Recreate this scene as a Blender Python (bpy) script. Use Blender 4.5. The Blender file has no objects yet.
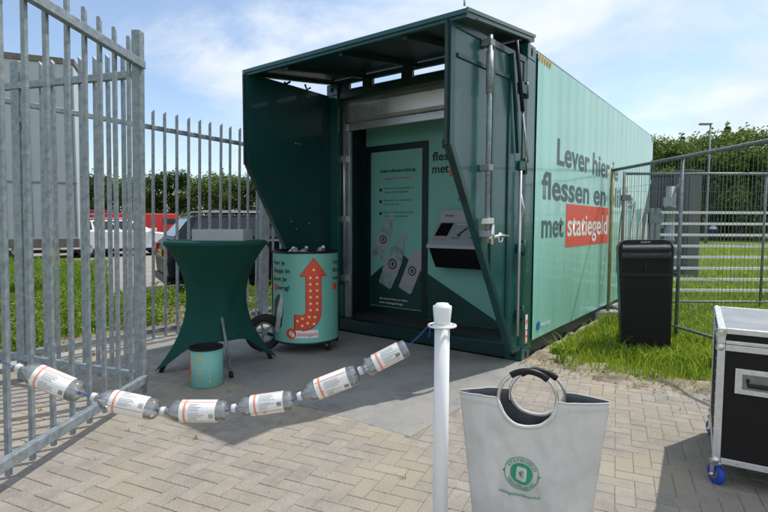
import bpy, bmesh, math, random
import numpy as np
from mathutils import Vector, Matrix, noise
R = math.radians
S = bpy.context.scene
COL = S.collection
random.seed(7)

# ------------------------------------------------------------------ camera
cam_d = bpy.data.cameras.new('camera'); cam = bpy.data.objects.new('camera', cam_d); COL.objects.link(cam)
cam_d.sensor_width = 36; cam_d.lens = 24.06; cam_d.clip_start = .05; cam_d.clip_end = 2000
yaw, pit, roll = -.6461, -.0633, .0038
fw = Vector((math.sin(yaw)*math.cos(pit), math.cos(yaw)*math.cos(pit), math.sin(pit)))
rt = Vector((math.cos(yaw), -math.sin(yaw), 0)); up = rt.cross(fw)
r2 = rt*math.cos(roll)+up*math.sin(roll); u2 = -rt*math.sin(roll)+up*math.cos(roll)
M = Matrix((r2, u2, -fw)).transposed().to_4x4(); M.translation = (1.796, -4.495, 1.283)
cam.matrix_world = M
S.camera = cam

# ------------------------------------------------------------------ sky, sun, exposure
SUN_AZ = math.atan2(.38, .925); SUN_EL = R(59)
w = bpy.data.worlds.new('World'); S.world = w; w.use_nodes = True
nt = w.node_tree; nt.nodes.clear()
N = nt.nodes.new; Lk = nt.links.new
out = N('ShaderNodeOutputWorld'); bg = N('ShaderNodeBackground'); sky = N('ShaderNodeTexSky')
sky.sky_type = 'NISHITA'; sky.sun_disc = False; sky.sun_elevation = SUN_EL; sky.sun_rotation = SUN_AZ
sky.air_density = 1.0; sky.dust_density = .5; sky.ozone_density = 1.6
tc = N('ShaderNodeTexCoord'); sep = N('ShaderNodeSeparateXYZ'); Lk(tc.outputs['Generated'], sep.inputs[0])
# clouds lie on a high plane: divide the direction by its height
zz = N('ShaderNodeMath'); zz.operation = 'MAXIMUM'; Lk(sep.outputs['Z'], zz.inputs[0]); zz.inputs[1].default_value = 0.0
za = N('ShaderNodeMath'); za.operation = 'ADD'; Lk(zz.outputs[0], za.inputs[0]); za.inputs[1].default_value = .16
dx = N('ShaderNodeMath'); dx.operation = 'DIVIDE'; Lk(sep.outputs['X'], dx.inputs[0]); Lk(za.outputs[0], dx.inputs[1])
dy = N('ShaderNodeMath'); dy.operation = 'DIVIDE'; Lk(sep.outputs['Y'], dy.inputs[0]); Lk(za.outputs[0], dy.inputs[1])
cb = N('ShaderNodeCombineXYZ'); Lk(dx.outputs[0], cb.inputs[0]); Lk(dy.outputs[0], cb.inputs[1]); cb.inputs[2].default_value = 3.7
n1 = N('ShaderNodeTexNoise'); n1.inputs['Scale'].default_value = 1.15; n1.inputs['Detail'].default_value = 9; n1.inputs['Roughness'].default_value = .58; n1.inputs['Distortion'].default_value = .35
Lk(cb.outputs[0], n1.inputs['Vector'])
# more cloud towards +X (the right of the view), clearer towards -X
bias = N('ShaderNodeMath'); bias.operation = 'MULTIPLY_ADD'; Lk(sep.outputs['X'], bias.inputs[0]); bias.inputs[1].default_value = .34; bias.inputs[2].default_value = .235
low = N('ShaderNodeMapRange'); Lk(sep.outputs['Z'], low.inputs['Value']); low.inputs['From Min'].default_value = 0; low.inputs['From Max'].default_value = .25; low.inputs['To Min'].default_value = .12; low.inputs['To Max'].default_value = 0
ad = N('ShaderNodeMath'); Lk(n1.outputs['Fac'], ad.inputs[0]); Lk(bias.outputs[0], ad.inputs[1])
ad2 = N('ShaderNodeMath'); Lk(ad.outputs[0], ad2.inputs[0]); Lk(low.outputs[0], ad2.inputs[1])
cr = N('ShaderNodeMapRange'); cr.interpolation_type = 'SMOOTHSTEP'; Lk(ad2.outputs[0], cr.inputs['Value'])
cr.inputs['From Min'].default_value = .44; cr.inputs['From Max'].default_value = .72; cr.inputs['To Min'].default_value = .10; cr.inputs['To Max'].default_value = .93
n2 = N('ShaderNodeTexNoise'); n2.inputs['Scale'].default_value = 2.6; n2.inputs['Detail'].default_value = 7; Lk(cb.outputs[0], n2.inputs['Vector'])
cc = N('ShaderNodeValToRGB'); Lk(n2.outputs['Fac'], cc.inputs[0])
cc.color_ramp.elements[0].position = .36; cc.color_ramp.elements[0].color = (4.2, 4.85, 5.8, 1)
cc.color_ramp.elements[1].position = .62; cc.color_ramp.elements[1].color = (5.3, 5.6, 5.9, 1)
mx = N('ShaderNodeMix'); mx.data_type = 'RGBA'; Lk(cr.outputs[0], mx.inputs['Factor']); Lk(sky.outputs[0], mx.inputs['A']); Lk(cc.outputs[0], mx.inputs['B'])
Lk(mx.outputs['Result'], bg.inputs['Color']); bg.inputs['Strength'].default_value = .148; Lk(bg.outputs[0], out.inputs[0])
sd = bpy.data.lights.new('sun', 'SUN'); sun = bpy.data.objects.new('sun', sd); COL.objects.link(sun)
sd.energy = 3.2; sd.angle = R(.6); sd.color = (1, .95, .88)
sv = Vector((math.sin(SUN_AZ)*math.cos(SUN_EL), math.cos(SUN_AZ)*math.cos(SUN_EL), math.sin(SUN_EL)))
sun.rotation_euler = sv.to_track_quat('Z', 'Y').to_euler(); sun.location = (5, 10, 20)
vs = S.view_settings; vs.view_transform = 'Standard'; vs.look = 'None'; vs.exposure = .29; vs.gamma = 1; vs.use_curve_mapping = False

# ------------------------------------------------------------------ materials
MATS = {}
def mat(name, col, rough=.6, metal=0, var=.12, scale=8, bump=0, bscale=60, col2=None, spec=.5, island=0, coat=0, detail=5, stretch=None, alpha=None):
    if name in MATS: return MATS[name]
    m = bpy.data.materials.new(name); m.use_nodes = True; t = m.node_tree; p = t.nodes['Principled BSDF']
    p.inputs['Roughness'].default_value = rough; p.inputs['Metallic'].default_value = metal
    p.inputs['Specular IOR Level'].default_value = spec; p.inputs['Coat Weight'].default_value = coat
    tc = t.nodes.new('ShaderNodeTexCoord'); src = tc.outputs['Object']
    if stretch:
        mp = t.nodes.new('ShaderNodeMapping'); mp.inputs['Scale'].default_value = stretch; t.links.new(src, mp.inputs[0]); src = mp.outputs[0]
    n = t.nodes.new('ShaderNodeTexNoise'); n.inputs['Scale'].default_value = scale; n.inputs['Detail'].default_value = detail; n.inputs['Roughness'].default_value = .62
    t.links.new(src, n.inputs['Vector'])
    r = t.nodes.new('ShaderNodeValToRGB'); t.links.new(n.outputs['Fac'], r.inputs[0])
    a = [max(0, c*(1-var)) for c in col]; b = [min(1, c*(1+var)) for c in (col2 or col)]
    r.color_ramp.elements[0].position = .32; r.color_ramp.elements[1].position = .68
    r.color_ramp.elements[0].color = (*a, 1); r.color_ramp.elements[1].color = (*b, 1)
    o = r.outputs[0]
    if island:
        g = t.nodes.new('ShaderNodeNewGeometry'); hs = t.nodes.new('ShaderNodeHueSaturation')
        mr = t.nodes.new('ShaderNodeMapRange'); t.links.new(g.outputs['Random Per Island'], mr.inputs['Value']); mr.inputs['To Min'].default_value = 1-island; mr.inputs['To Max'].default_value = 1+island
        t.links.new(mr.outputs[0], hs.inputs['Value']); t.links.new(o, hs.inputs['Color']); o = hs.outputs[0]
    t.links.new(o, p.inputs['Base Color'])
    rr = t.nodes.new('ShaderNodeMapRange'); t.links.new(n.outputs['Fac'], rr.inputs['Value']); rr.inputs['To Min'].default_value = max(.02, rough-.12); rr.inputs['To Max'].default_value = min(1, rough+.12)
    t.links.new(rr.outputs[0], p.inputs['Roughness'])
    if bump:
        n2 = t.nodes.new('ShaderNodeTexNoise'); n2.inputs['Scale'].default_value = bscale; n2.inputs['Detail'].default_value = 4; t.links.new(tc.outputs['Object'], n2.inputs['Vector'])
        bm = t.nodes.new('ShaderNodeBump'); bm.inputs['Strength'].default_value = bump; bm.inputs['Distance'].default_value = .01
        t.links.new(n2.outputs['Fac'], bm.inputs['Height']); t.links.new(bm.outputs[0], p.inputs['Normal'])
    MATS[name] = m; return m

GALV = mat('galvanised', (.25, .29, .32), .5, .35, .25, 26, .15, 90)
GALV2 = mat('galvanised_dull', (.20, .225, .245), .5, .5, .3, 18, .15, 70)
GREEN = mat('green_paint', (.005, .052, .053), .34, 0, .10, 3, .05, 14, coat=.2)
GREENL = mat('green_paint_sunlit', (.006, .075, .070), .22, 0, .10, 3, .04, 10, coat=.4)  # lighter copy of the green, sunlight on the outside put into its colour
DOORP = mat('door_paint_glossy', (.012, .085, .088), .30, 0, .22, 3, .05, 5, coat=.35, spec=.6)  # gloss paint, base lifted and blued to carry some of the sky's reflection
GREEND = mat('dark_green_paint', (.004, .028, .029), .42, 0, .12, 4, .05, 20)
SEALM = mat('door_seal_dark', (.010, .030, .030), .5, 0, .2, 10)
BLACKP = mat('black_rubber_edge', (.012, .012, .013), .5, 0, .2, 10)
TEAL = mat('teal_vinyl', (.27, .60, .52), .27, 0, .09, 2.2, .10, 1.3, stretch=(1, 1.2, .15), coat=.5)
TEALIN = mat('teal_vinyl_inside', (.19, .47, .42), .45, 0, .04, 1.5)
DKTEAL = mat('dark_green_print', (.008, .05, .043), .45, 0, .06, 4)
INK = mat('ink_dark', (.012, .04, .04), .5, 0, .05, 4)
INKB = mat('ink_black', (.02, .02, .022), .5, 0, .05, 4)
RED = mat('red_print', (.72, .075, .035), .45, 0, .06, 6)
WHITEP = mat('white_print', (.78, .78, .76), .45, 0, .04, 6)
STEEL = mat('steel_shutter', (.52, .53, .54), .30, .75, .14, 4, .05, 40)
ALU = mat('aluminium', (.62, .63, .64), .38, .65, .1, 30, .05, 80)
ALUW = mat('satin_aluminium', (.70, .71, .72), .45, .3, .05, 12)
CHROME = mat('bright_metal', (.65, .66, .67), .22, .95, .08, 20)
WHITE = mat('white_plastic', (.76, .77, .79), .38, 0, .04, 9)
BLACK = mat('black_plastic', (.008, .008, .009), .42, 0, .3, 12, .05, 150, spec=.3)
BLACKG = mat('black_gloss', (.010, .010, .012), .16, 0, .1, 6)
BLACKM = mat('black_matt', (.010, .009, .009), .7, 0, .25, 14, .2, 300, spec=.25)
FABG = mat('green_stretch_fabric', (.006, .062, .048), .8, 0, .12, 5, .15, 240, spec=.25)
RUBBER = mat('tyre_rubber', (.018, .018, .019), .8, 0, .2, 20, .2, 120)
GREYC = mat('grey_card', (.40, .42, .44), .6, 0, .05, 6)
GREYM = mat('grey_machine', (.34, .37, .39), .45, 0, .04, 10)
BAGM = mat('bag_fabric', (.56, .55, .53), .75, 0, .13, 5, .8, 7)
BAGIN = mat('bag_lining', (.085, .09, .10), .7, 0, .1, 12, .3, 14)
LOGOG = mat('logo_green', (.01, .27, .14), .5, 0, .06, 10)
BLUE = mat('blue_rubber', (.01, .06, .42), .45, 0, .1, 12)
BLUES = mat('blue_cord', (.02, .07, .42), .6, 0, .1, 40)
LABEL = mat('bottle_label', (.80, .79, .78), .45, 0, .03, 12)
ORANGE = mat('orange_print', (.80, .27, .16), .45, 0, .05, 10)
INKG = mat('ink_grey', (.36, .36, .40), .5, 0, .1, 20)
YEL = mat('yellow_print', (.75, .50, .04), .5, 0, .08, 9)
BULB = mat('pale_yellow_print', (.9, .72, .32), .5, 0, .05, 9)
PHOTOB = mat('printed_bottle_pale', (.52, .56, .56), .5, 0, .18, 9)
CONC = mat('concrete', (.33, .32, .30), .85, 0, .14, 6, .5, 60)
BROWN = mat('rusty_edge', (.17, .15, .13), .8, 0, .3, 5, .3, 30)
TRAIL = mat('grey_trailer', (.42, .46, .50), .45, 0, .05, 1.2, .03, 6)
POSTY = mat('yellow_green_post', (.34, .33, .05), .6, 0, .45, 9, .3, 40, col2=(.25, .20, .12))
POSTB = mat('weathered_post', (.22, .20, .16), .6, .3, .3, 9, .3, 40)
HAZY = mat('hazard_orange', (.75, .30, .03), .5, 0, .15, 20)
PET = bpy.data.materials.new('clear_pet'); PET.use_nodes = True
t = PET.node_tree; t.nodes.clear(); o_ = t.nodes.new('ShaderNodeOutputMaterial')
tr = t.nodes.new('ShaderNodeBsdfTransparent'); tr.inputs[0].default_value = (.93, .95, .95, 1)
gl = t.nodes.new('ShaderNodeBsdfGlossy'); gl.inputs['Roughness'].default_value = .06
fr = t.nodes.new('ShaderNodeFresnel'); fr.inputs[0].default_value = 1.5
nb = t.nodes.new('ShaderNodeTexNoise'); nb.inputs['Scale'].default_value = 45; tcp = t.nodes.new('ShaderNodeTexCoord'); t.links.new(tcp.outputs['Object'], nb.inputs['Vector'])
bb = t.nodes.new('ShaderNodeBump'); bb.inputs['Strength'].default_value = .5; bb.inputs['Distance'].default_value = .004; t.links.new(nb.outputs['Fac'], bb.inputs['Height'])
t.links.new(bb.outputs[0], gl.inputs['Normal']); t.links.new(bb.outputs[0], fr.inputs['Normal'])
mr_ = t.nodes.new('ShaderNodeMath'); mr_.operation = 'MULTIPLY_ADD'; t.links.new(fr.outputs[0], mr_.inputs[0]); mr_.inputs[1].default_value = 1.2; mr_.inputs[2].default_value = .04
df = t.nodes.new('ShaderNodeBsdfDiffuse'); df.inputs[0].default_value = (.75, .78, .8, 1)
ms = t.nodes.new('ShaderNodeMixShader'); ms.inputs[0].default_value = .20; t.links.new(tr.outputs[0], ms.inputs[1]); t.links.new(df.outputs[0], ms.inputs[2])
m2 = t.nodes.new('ShaderNodeMixShader'); t.links.new(mr_.outputs[0], m2.inputs[0]); t.links.new(ms.outputs[0], m2.inputs[1]); t.links.new(gl.outputs[0], m2.inputs[2]); t.links.new(m2.outputs[0], o_.inputs[0])
GLASS = mat('car_glass', (.02, .025, .03), .06, 0, .1, 2)

def ground_mat(name, c1, c2, scale, rough=.95, bump=.6, bscale=30, c3=None, sc3=.35):
    m = bpy.data.materials.new(name); m.use_nodes = True; t = m.node_tree; p = t.nodes['Principled BSDF']; p.inputs['Roughness'].default_value = rough; p.inputs['Specular IOR Level'].default_value = .2
    tc = t.nodes.new('ShaderNodeTexCoord')
    n = t.nodes.new('ShaderNodeTexNoise'); n.inputs['Scale'].default_value = scale; n.inputs['Detail'].default_value = 8; n.inputs['Roughness'].default_value = .7; t.links.new(tc.outputs['Object'], n.inputs['Vector'])
    r = t.nodes.new('ShaderNodeValToRGB'); t.links.new(n.outputs['Fac'], r.inputs[0]); r.color_ramp.elements[0].position = .35; r.color_ramp.elements[1].position = .65
    r.color_ramp.elements[0].color = (*c1, 1); r.color_ramp.elements[1].color = (*c2, 1); o = r.outputs[0]
    if c3:
        n3 = t.nodes.new('ShaderNodeTexNoise'); n3.inputs['Scale'].default_value = sc3; n3.inputs['Detail'].default_value = 5; t.links.new(tc.outputs['Object'], n3.inputs['Vector'])
        q = t.nodes.new('ShaderNodeMapRange'); t.links.new(n3.outputs['Fac'], q.inputs['Value']); q.inputs['From Min'].default_value = .45; q.inputs['From Max'].default_value = .62
        mx = t.nodes.new('ShaderNodeMix'); mx.data_type = 'RGBA'; t.links.new(q.outputs[0], mx.inputs['Factor']); t.links.new(o, mx.inputs['A']); mx.inputs['B'].default_value = (*c3, 1); o = mx.outputs['Result']
    t.links.new(o, p.inputs['Base Color'])
    n2 = t.nodes.new('ShaderNodeTexNoise'); n2.inputs['Scale'].default_value = bscale; n2.inputs['Detail'].default_value = 6; t.links.new(tc.outputs['Object'], n2.inputs['Vector'])
    b = t.nodes.new('ShaderNodeBump'); b.inputs['Strength'].default_value = bump; b.inputs['Distance'].default_value = .02; t.links.new(n2.outputs['Fac'], b.inputs['Height']); t.links.new(b.outputs[0], p.inputs['Normal'])
    return m

tt_ = TEAL.node_tree; tcx_ = tt_.nodes.new('ShaderNodeTexCoord'); wv = tt_.nodes.new('ShaderNodeTexWave'); wv.wave_type = 'BANDS'; wv.bands_direction = 'Y'; wv.inputs['Scale'].default_value = 1.15; wv.inputs['Distortion'].default_value = .6; wv.inputs['Detail'].default_value = 1
tt_.links.new(tcx_.outputs['Object'], wv.inputs['Vector']); bw = tt_.nodes.new('ShaderNodeBump'); bw.inputs['Strength'].default_value = .35; bw.inputs['Distance'].default_value = .012; tt_.links.new(wv.outputs['Fac'], bw.inputs['Height'])
ob_ = [n_ for n_ in tt_.nodes if n_.type == 'BUMP' and n_ != bw][0]; tt_.links.new(ob_.outputs[0], bw.inputs['Normal']); tt_.links.new(bw.outputs[0], tt_.nodes['Principled BSDF'].inputs['Normal'])

# ------------------------------------------------------------------ mesh helpers
class MB:
    def __init__(s): s.b = bmesh.new(); s.mi = 0
    def f(s, vs):
        try:
            q = s.b.faces.new(vs); q.material_index = s.mi; return q
        except ValueError: return None
    def box(s, x0, x1, y0, y1, z0, z1, bev=0):
        v = [s.b.verts.new((x, y, z)) for z in (z0, z1) for y in (y0, y1) for x in (x0, x1)]
        fs = [s.f([v[i] for i in q]) for q in ((0, 2, 3, 1), (4, 5, 7, 6), (0, 1, 5, 4), (2, 6, 7, 3), (0, 4, 6, 2), (1, 3, 7, 5))]
        if bev:
            es = list({e for q in fs for e in q.edges})
            r = bmesh.ops.bevel(s.b, geom=es, offset=bev, segments=2, affect='EDGES', profile=.6)
            for q in r['faces']: q.material_index = s.mi
        return s
    def obox(s, c, ax, ay, az, sx, sy, sz):   # oriented box
        c = Vector(c); ax, ay, az = Vector(ax), Vector(ay), Vector(az)
        v = [s.b.verts.new(c+ax*sx*i/2+ay*sy*j/2+az*sz*k/2) for k in (-1, 1) for j in (-1, 1) for i in (-1, 1)]
        for q in ((0, 2, 3, 1), (4, 5, 7, 6), (0, 1, 5, 4), (2, 6, 7, 3), (0, 4, 6, 2), (1, 3, 7, 5)): s.f([v[i] for i in q])
        return s
    def bar(s, a, b, wd, ht, upv=(0, 0, 1)):
        a, b = Vector(a), Vector(b); d = (b-a); L = d.length; d.normalize(); u = Vector(upv); sd_ = d.cross(u)
        if sd_.length < 1e-4: sd_ = d.cross(Vector((1, 0, 0)))
        sd_.normalize(); u = sd_.cross(d)
        return s.obox((a+b)/2, d, sd_, u, L, wd, ht)
    def tube(s, pts, r, n=10, cap=True):
        pts = [Vector(p) for p in pts]; rings = []
        rr = r if isinstance(r, (list, tuple)) else [r]*len(pts)
        prev = None
        for i, p in enumerate(pts):
            d = (pts[min(i+1, len(pts)-1)]-pts[max(i-1, 0)]).normalized()
            if prev is None:
                a = d.cross(Vector((0, 0, 1)));
                if a.length < .05: a = d.cross(Vector((1, 0, 0)))
            else: a = prev-d*prev.dot(d)
            a.normalize(); prev = a; b = d.cross(a)
            rings.append([s.b.verts.new(p+(a*math.cos(2*math.pi*k/n)+b*math.sin(2*math.pi*k/n))*rr[i]) for k in range(n)])
        for A, B in zip(rings, rings[1:]):
            for k in range(n): 
                q = s.f([A[k], A[(k+1) % n], B[(k+1) % n], B[k]])
                if q: q.smooth = True
        if cap: s.f(rings[0][::-1]); s.f(rings[-1])
        return s
    def lathe(s, prof, n=32, c=(0, 0, 0), a0=0, a1=2*math.pi, sm=True):
        full = abs(a1-a0-2*math.pi) < 1e-6; m = n if full else n+1; rings = []
        for (r, z) in prof:
            rings.append([s.b.verts.new((c[0]+r*math.cos(a0+(a1-a0)*k/n), c[1]+r*math.sin(a0+(a1-a0)*k/n), c[2]+z)) for k in range(m)])
        for A, B in zip(rings, rings[1:]):
            for k in range(n):
                q = s.f([A[k], A[(k+1) % m], B[(k+1) % m], B[k]])
                if q: q.smooth = sm
        return s
    def poly(s, pts, depth_vec):     # extruded polygon
        d = Vector(depth_vec); a = [s.b.verts.new(Vector(p)) for p in pts]; b = [s.b.verts.new(Vector(p)+d) for p in pts]
        s.f(a[::-1]); s.f(b); n = len(pts)
        for i in range(n): s.f([a[i], a[(i+1) % n], b[(i+1) % n], b[i]])
        return s
    def tor(s, c, ax, R_, r, n=28, k=8, a0=0, a1=2*math.pi, ref=None):
        ax = Vector(ax).normalized(); e = Vector(ref) if ref else (ax.cross(Vector((0, 0, 1))) if abs(ax.z) < .9 else Vector((1, 0, 0))); e.normalize(); g = ax.cross(e)
        full = abs(a1-a0-2*math.pi) < 1e-6
        pts = [Vector(c)+(e*math.cos(a0+(a1-a0)*i/n)+g*math.sin(a0+(a1-a0)*i/n))*R_ for i in range(n+(0 if full else 1))]
        if not full: return s.tube(pts, r, k)
        rings = []
        for i, p in enumerate(pts):
            o = (p-Vector(c)).normalized()
            rings.append([s.b.verts.new(p+(o*math.cos(2*math.pi*j/k)+ax*math.sin(2*math.pi*j/k))*r) for j in range(k)])
        for i in range(n):
            A, B = rings[i], rings[(i+1) % n]
            for j in range(k):
                q = s.f([A[j], A[(j+1) % k], B[(j+1) % k], B[j]])
                if q: q.smooth = True
        return s
    def build(s, name, m, parent=None, bevel=0):
        bmesh.ops.recalc_face_normals(s.b, faces=s.b.faces)
        me = bpy.data.meshes.new(name); s.b.to_mesh(me); s.b.free()
        for q in (m if isinstance(m, (list, tuple)) else [m]): me.materials.append(q)
        o = bpy.data.objects.new(name, me); COL.objects.link(o)
        if parent: o.parent = parent
        if bevel:
            md = o.modifiers.new('bevel', 'BEVEL'); md.width = bevel; md.segments = 2; md.limit_method = 'ANGLE'; md.angle_limit = R(40)
        return o

def thing(name, label, cat, loc=(0, 0, 0), rz=0, group=None, rot=None):
    o = bpy.data.objects.new(name, None); COL.objects.link(o); o.location = loc; o.rotation_euler = rot or (0, 0, rz); o.empty_display_size = .1
    o['label'] = label; o['category'] = cat
    if group: o['group'] = group
    return o
def tag(o, label, cat, group=None):
    o['label'] = label; o['category'] = cat
    if group: o['group'] = group
    return o
def struct(o, k='structure'): o['kind'] = k; return o
def copy_tree(o, parent=None):
    c = o.copy(); COL.objects.link(c); c.parent = parent
    for ch in list(o.children): copy_tree(ch, c)
    return c

def split(o):
    """every loose piece of a mesh becomes an object of its own, same name and parent"""
    bm = bmesh.new(); bm.from_mesh(o.data); left = set(bm.verts); isl = []
    while left:
        st_ = [left.pop()]; g = set(st_)
        while st_:
            for e_ in st_.pop().link_edges:
                for w__ in e_.verts:
                    if w__ in left: left.discard(w__); g.add(w__); st_.append(w__)
        isl.append(g)
    if len(isl) < 2: bm.free(); return [o]
    res = []
    for g in isl:
        n = bmesh.new(); mp = {v_: n.verts.new(v_.co) for v_ in g}
        for f_ in bm.faces:
            if f_.verts[0] in g: q = n.faces.new([mp[v_] for v_ in f_.verts]); q.smooth = f_.smooth; q.material_index = f_.material_index
        me = bpy.data.meshes.new(o.data.name); n.to_mesh(me); n.free()
        for m_ in o.data.materials: me.materials.append(m_)
        c = bpy.data.objects.new(o.name.split('.')[0], me); COL.objects.link(c); c.parent = o.parent; c.matrix_basis = o.matrix_basis.copy(); res.append(c)
    bm.free(); bpy.data.objects.remove(o); return res

def text(body, m, parent, origin, ax, ay, height=None, width=None, bold=.0, name='lettering', align='LEFT', lift=.002, thick=.0006):
    """flat letters as a mesh; origin = baseline start, ax = reading direction, ay = up"""
    c = bpy.data.curves.new('t', 'FONT'); c.body = body; c.size = 1; c.offset = bold; c.extrude = 0; c.resolution_u = 3
    o = bpy.data.objects.new('t', c); COL.objects.link(o); bpy.context.view_layer.update()
    me = bpy.data.meshes.new_from_object(o.evaluated_get(bpy.context.evaluated_depsgraph_get()))
    bpy.data.objects.remove(o); bpy.data.curves.remove(c)
    n = len(me.vertices); co = np.zeros(n*3); me.vertices.foreach_get('co', co); co = co.reshape(-1, 3)
    x0, x1 = co[:, 0].min(), co[:, 0].max(); sc = (height/.70 if height else width/(x1-x0)); sx = width/(x1-x0) if width else sc
    xs = (co[:, 0]-x0)*sx; ys = co[:, 1]*sc
    if align == 'CENTER': xs -= xs.max()/2
    if callable(origin):
        P = np.array([origin(a, b) for a, b in zip(xs, ys)])
    else:
        ax = np.array(ax, float); ay = np.array(ay, float); nn = np.cross(ax, ay)
        P = np.array(origin)+xs[:, None]*ax+ys[:, None]*ay+nn*lift
    me.vertices.foreach_set('co', P.ravel()); me.update(); me.materials.clear(); me.materials.append(m)
    for p in me.polygons: p.material_index = 0
    o = bpy.data.objects.new(name, me); COL.objects.link(o); o.parent = parent
    return o
def flat(pts, m, parent, name):
    b = MB(); b.f([b.b.verts.new(p) for p in pts]); return b.build(name, m, parent)

# ================================================================== SETTING
GRASSM = ground_mat('grass_ground', (.07, .12, .012), (.19, .27, .03), 9, bump=.9, bscale=40, c3=(.10, .13, .03), sc3=.5)
b = MB()
Rg = 900
b.f([b.b.verts.new(p) for p in ((-Rg, -Rg, 0), (Rg, -Rg, 0), (Rg, Rg, 0), (-Rg, Rg, 0))])
struct(b.build('ground', GRASSM))

# car park beyond the fence
PARK = ground_mat('parking_surface', (.23, .205, .18), (.34, .30, .265), 3, bump=.3, bscale=60)
flat([(-40, -20, .004), (-6.9, -20, .004), (-6.9, 30, .004), (-40, 30, .004)], PARK, None, 'parking_road'); struct(bpy.data.objects['parking_road'])

# herringbone paving, real blocks
u = Vector((.975, .22, 0)).normalized(); v = Vector((-u.y, u.x, 0))
PAVE = ground_mat('paver', (.245, .222, .196), (.340, .312, .274), 7, .85, .45, 110, c3=(.335, .295, .235), sc3=1.6)
pt = PAVE.node_tree; pp = pt.nodes['Principled BSDF']; lnk = pp.inputs['Base Color'].links[0]; srcs = lnk.from_socket
g_ = pt.nodes.new('ShaderNodeNewGeometry'); hs_ = pt.nodes.new('ShaderNodeHueSaturation'); mr1 = pt.nodes.new('ShaderNodeMapRange'); mr1.inputs['To Min'].default_value = .94; mr1.inputs['To Max'].default_value = 1.07
pt.links.new(g_.outputs['Random Per Island'], mr1.inputs['Value']); pt.links.new(mr1.outputs[0], hs_.inputs['Value']); pt.links.new(srcs, hs_.inputs['Color']); pt.links.new(hs_.outputs[0], pp.inputs['Base Color'])
def in_pave(x, y):
    return -3.28 < x < 4.2 and -5.2 < y < (-.03 if x < .12 else -.10+.05*math.sin(x*5)) and not (-3.0 < x < .13 and y > -2.0)
vs_, fs_ = [], []
W_, G_ = .088, .003
def brick(cx, cy, lx, ly):
    c = u*cx+v*cy
    if not in_pave(c.x, c.y): return
    h = .030+random.uniform(-.0007, .0007); tx, ty = random.uniform(-.003, .003), random.uniform(-.003, .003)
    i = len(vs_)
    for (dz, ins) in ((.012, 0), (h-.0022, 0), (h, .0026)):
        for sx, sy in ((-1, -1), (1, -1), (1, 1), (-1, 1)):
            px_, py_ = sx*(lx/2-G_/2-ins), sy*(ly/2-G_/2-ins)
            p = c+u*px_+v*py_; vs_.append((p.x, p.y, dz+(px_*tx+py_*ty if dz > .01 else 0)-.026))
    for a in (0, 4):
        for k in range(4): fs_.append((i+a+k, i+a+(k+1) % 4, i+a+4+(k+1) % 4, i+a+4+k))
    fs_.append((i+8, i+9, i+10, i+11))
for i in range(-72, 73):
    for j in range(-72, 73):
        # herringbone: unit cell stepping diagonally
        k = (i-j) % 4
        X, Y = i*W_, j*W_
        if k == 0: brick(X+W_, Y+W_/2, 2*W_, W_)
        elif k == 3 : brick(X+W_/2, Y+W_, W_, 2*W_)
me = bpy.data.meshes.new('paving'); me.from_pydata(vs_, [], fs_); me.materials.append(PAVE)
o = bpy.data.objects.new('paving', me); COL.objects.link(o); struct(o); 
JOINT = ground_mat('joint_sand', (.20, .175, .14), (.30, .265, .21), 20)
flat([(-3.35, -5.3, .0125), (4.3, -5.3, .0125), (4.3, -.05, .0125), (-3.35, -.05, .0125)], JOINT, None, 'paving_bed'); struct(bpy.data.objects['paving_bed'])
o.location.z = .012

def blades(name, pts, hmin, hmax, wid, m, lean=.5, dens_noise=1.5, seg=2):
    V, F = [], []
    for (x, y, z, s) in pts:
        h = random.uniform(hmin, hmax)*s; a = random.uniform(0, 6.283); ww = wid*random.uniform(.7, 1.3)
        dx_, dy_ = math.cos(a), math.sin(a); la = random.uniform(0, 6.283); le = random.uniform(.1, lean)*h; lx, ly = math.cos(la)*le, math.sin(la)*le
        i = len(V)
        V += [(x-dx_*ww, y-dy_*ww, z-.01), (x+dx_*ww, y+dy_*ww, z-.01), (x+lx*.35-dx_*ww*.8, y+ly*.35-dy_*ww*.8, z+h*.6), (x+lx*.35+dx_*ww*.8, y+ly*.35+dy_*ww*.8, z+h*.6), (x+lx, y+ly, z+h*random.uniform(.8, 1))]
        F += [(i, i+1, i+3, i+2), (i+2, i+3, i+4)]
    me = bpy.data.meshes.new(name); me.from_pydata(V, [], F); me.materials.append(m)
    o = bpy.data.objects.new(name, me); COL.objects.link(o); struct(o, 'stuff'); return o
def leafmat(name, c1, c2, isl=.35, trans=.35):
    m = bpy.data.materials.new(name); m.use_nodes = True; t = m.node_tree; p = t.nodes['Principled BSDF']; p.inputs['Roughness'].default_value = .55; p.inputs['Specular IOR Level'].default_value = .3
    g = t.nodes.new('ShaderNodeNewGeometry'); r = t.nodes.new('ShaderNodeValToRGB'); t.links.new(g.outputs['Random Per Island'], r.inputs[0])
    r.color_ramp.elements[0].color = (*c1, 1); r.color_ramp.elements[1].color = (*c2, 1); t.links.new(r.outputs[0], p.inputs['Base Color'])
    tl = t.nodes.new('ShaderNodeBsdfTranslucent'); t.links.new(r.outputs[0], tl.inputs[0]); mx = t.nodes.new('ShaderNodeMixShader'); mx.inputs[0].default_value = trans
    ou = t.nodes['Material Output']; t.links.new(p.outputs[0], mx.inputs[1]); t.links.new(tl.outputs[0], mx.inputs[2]); t.links.new(mx.outputs[0], ou.inputs[0]); return m
GB = leafmat('grass_blade', (.13, .23, .016), (.40, .50, .05), trans=.5)

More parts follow.
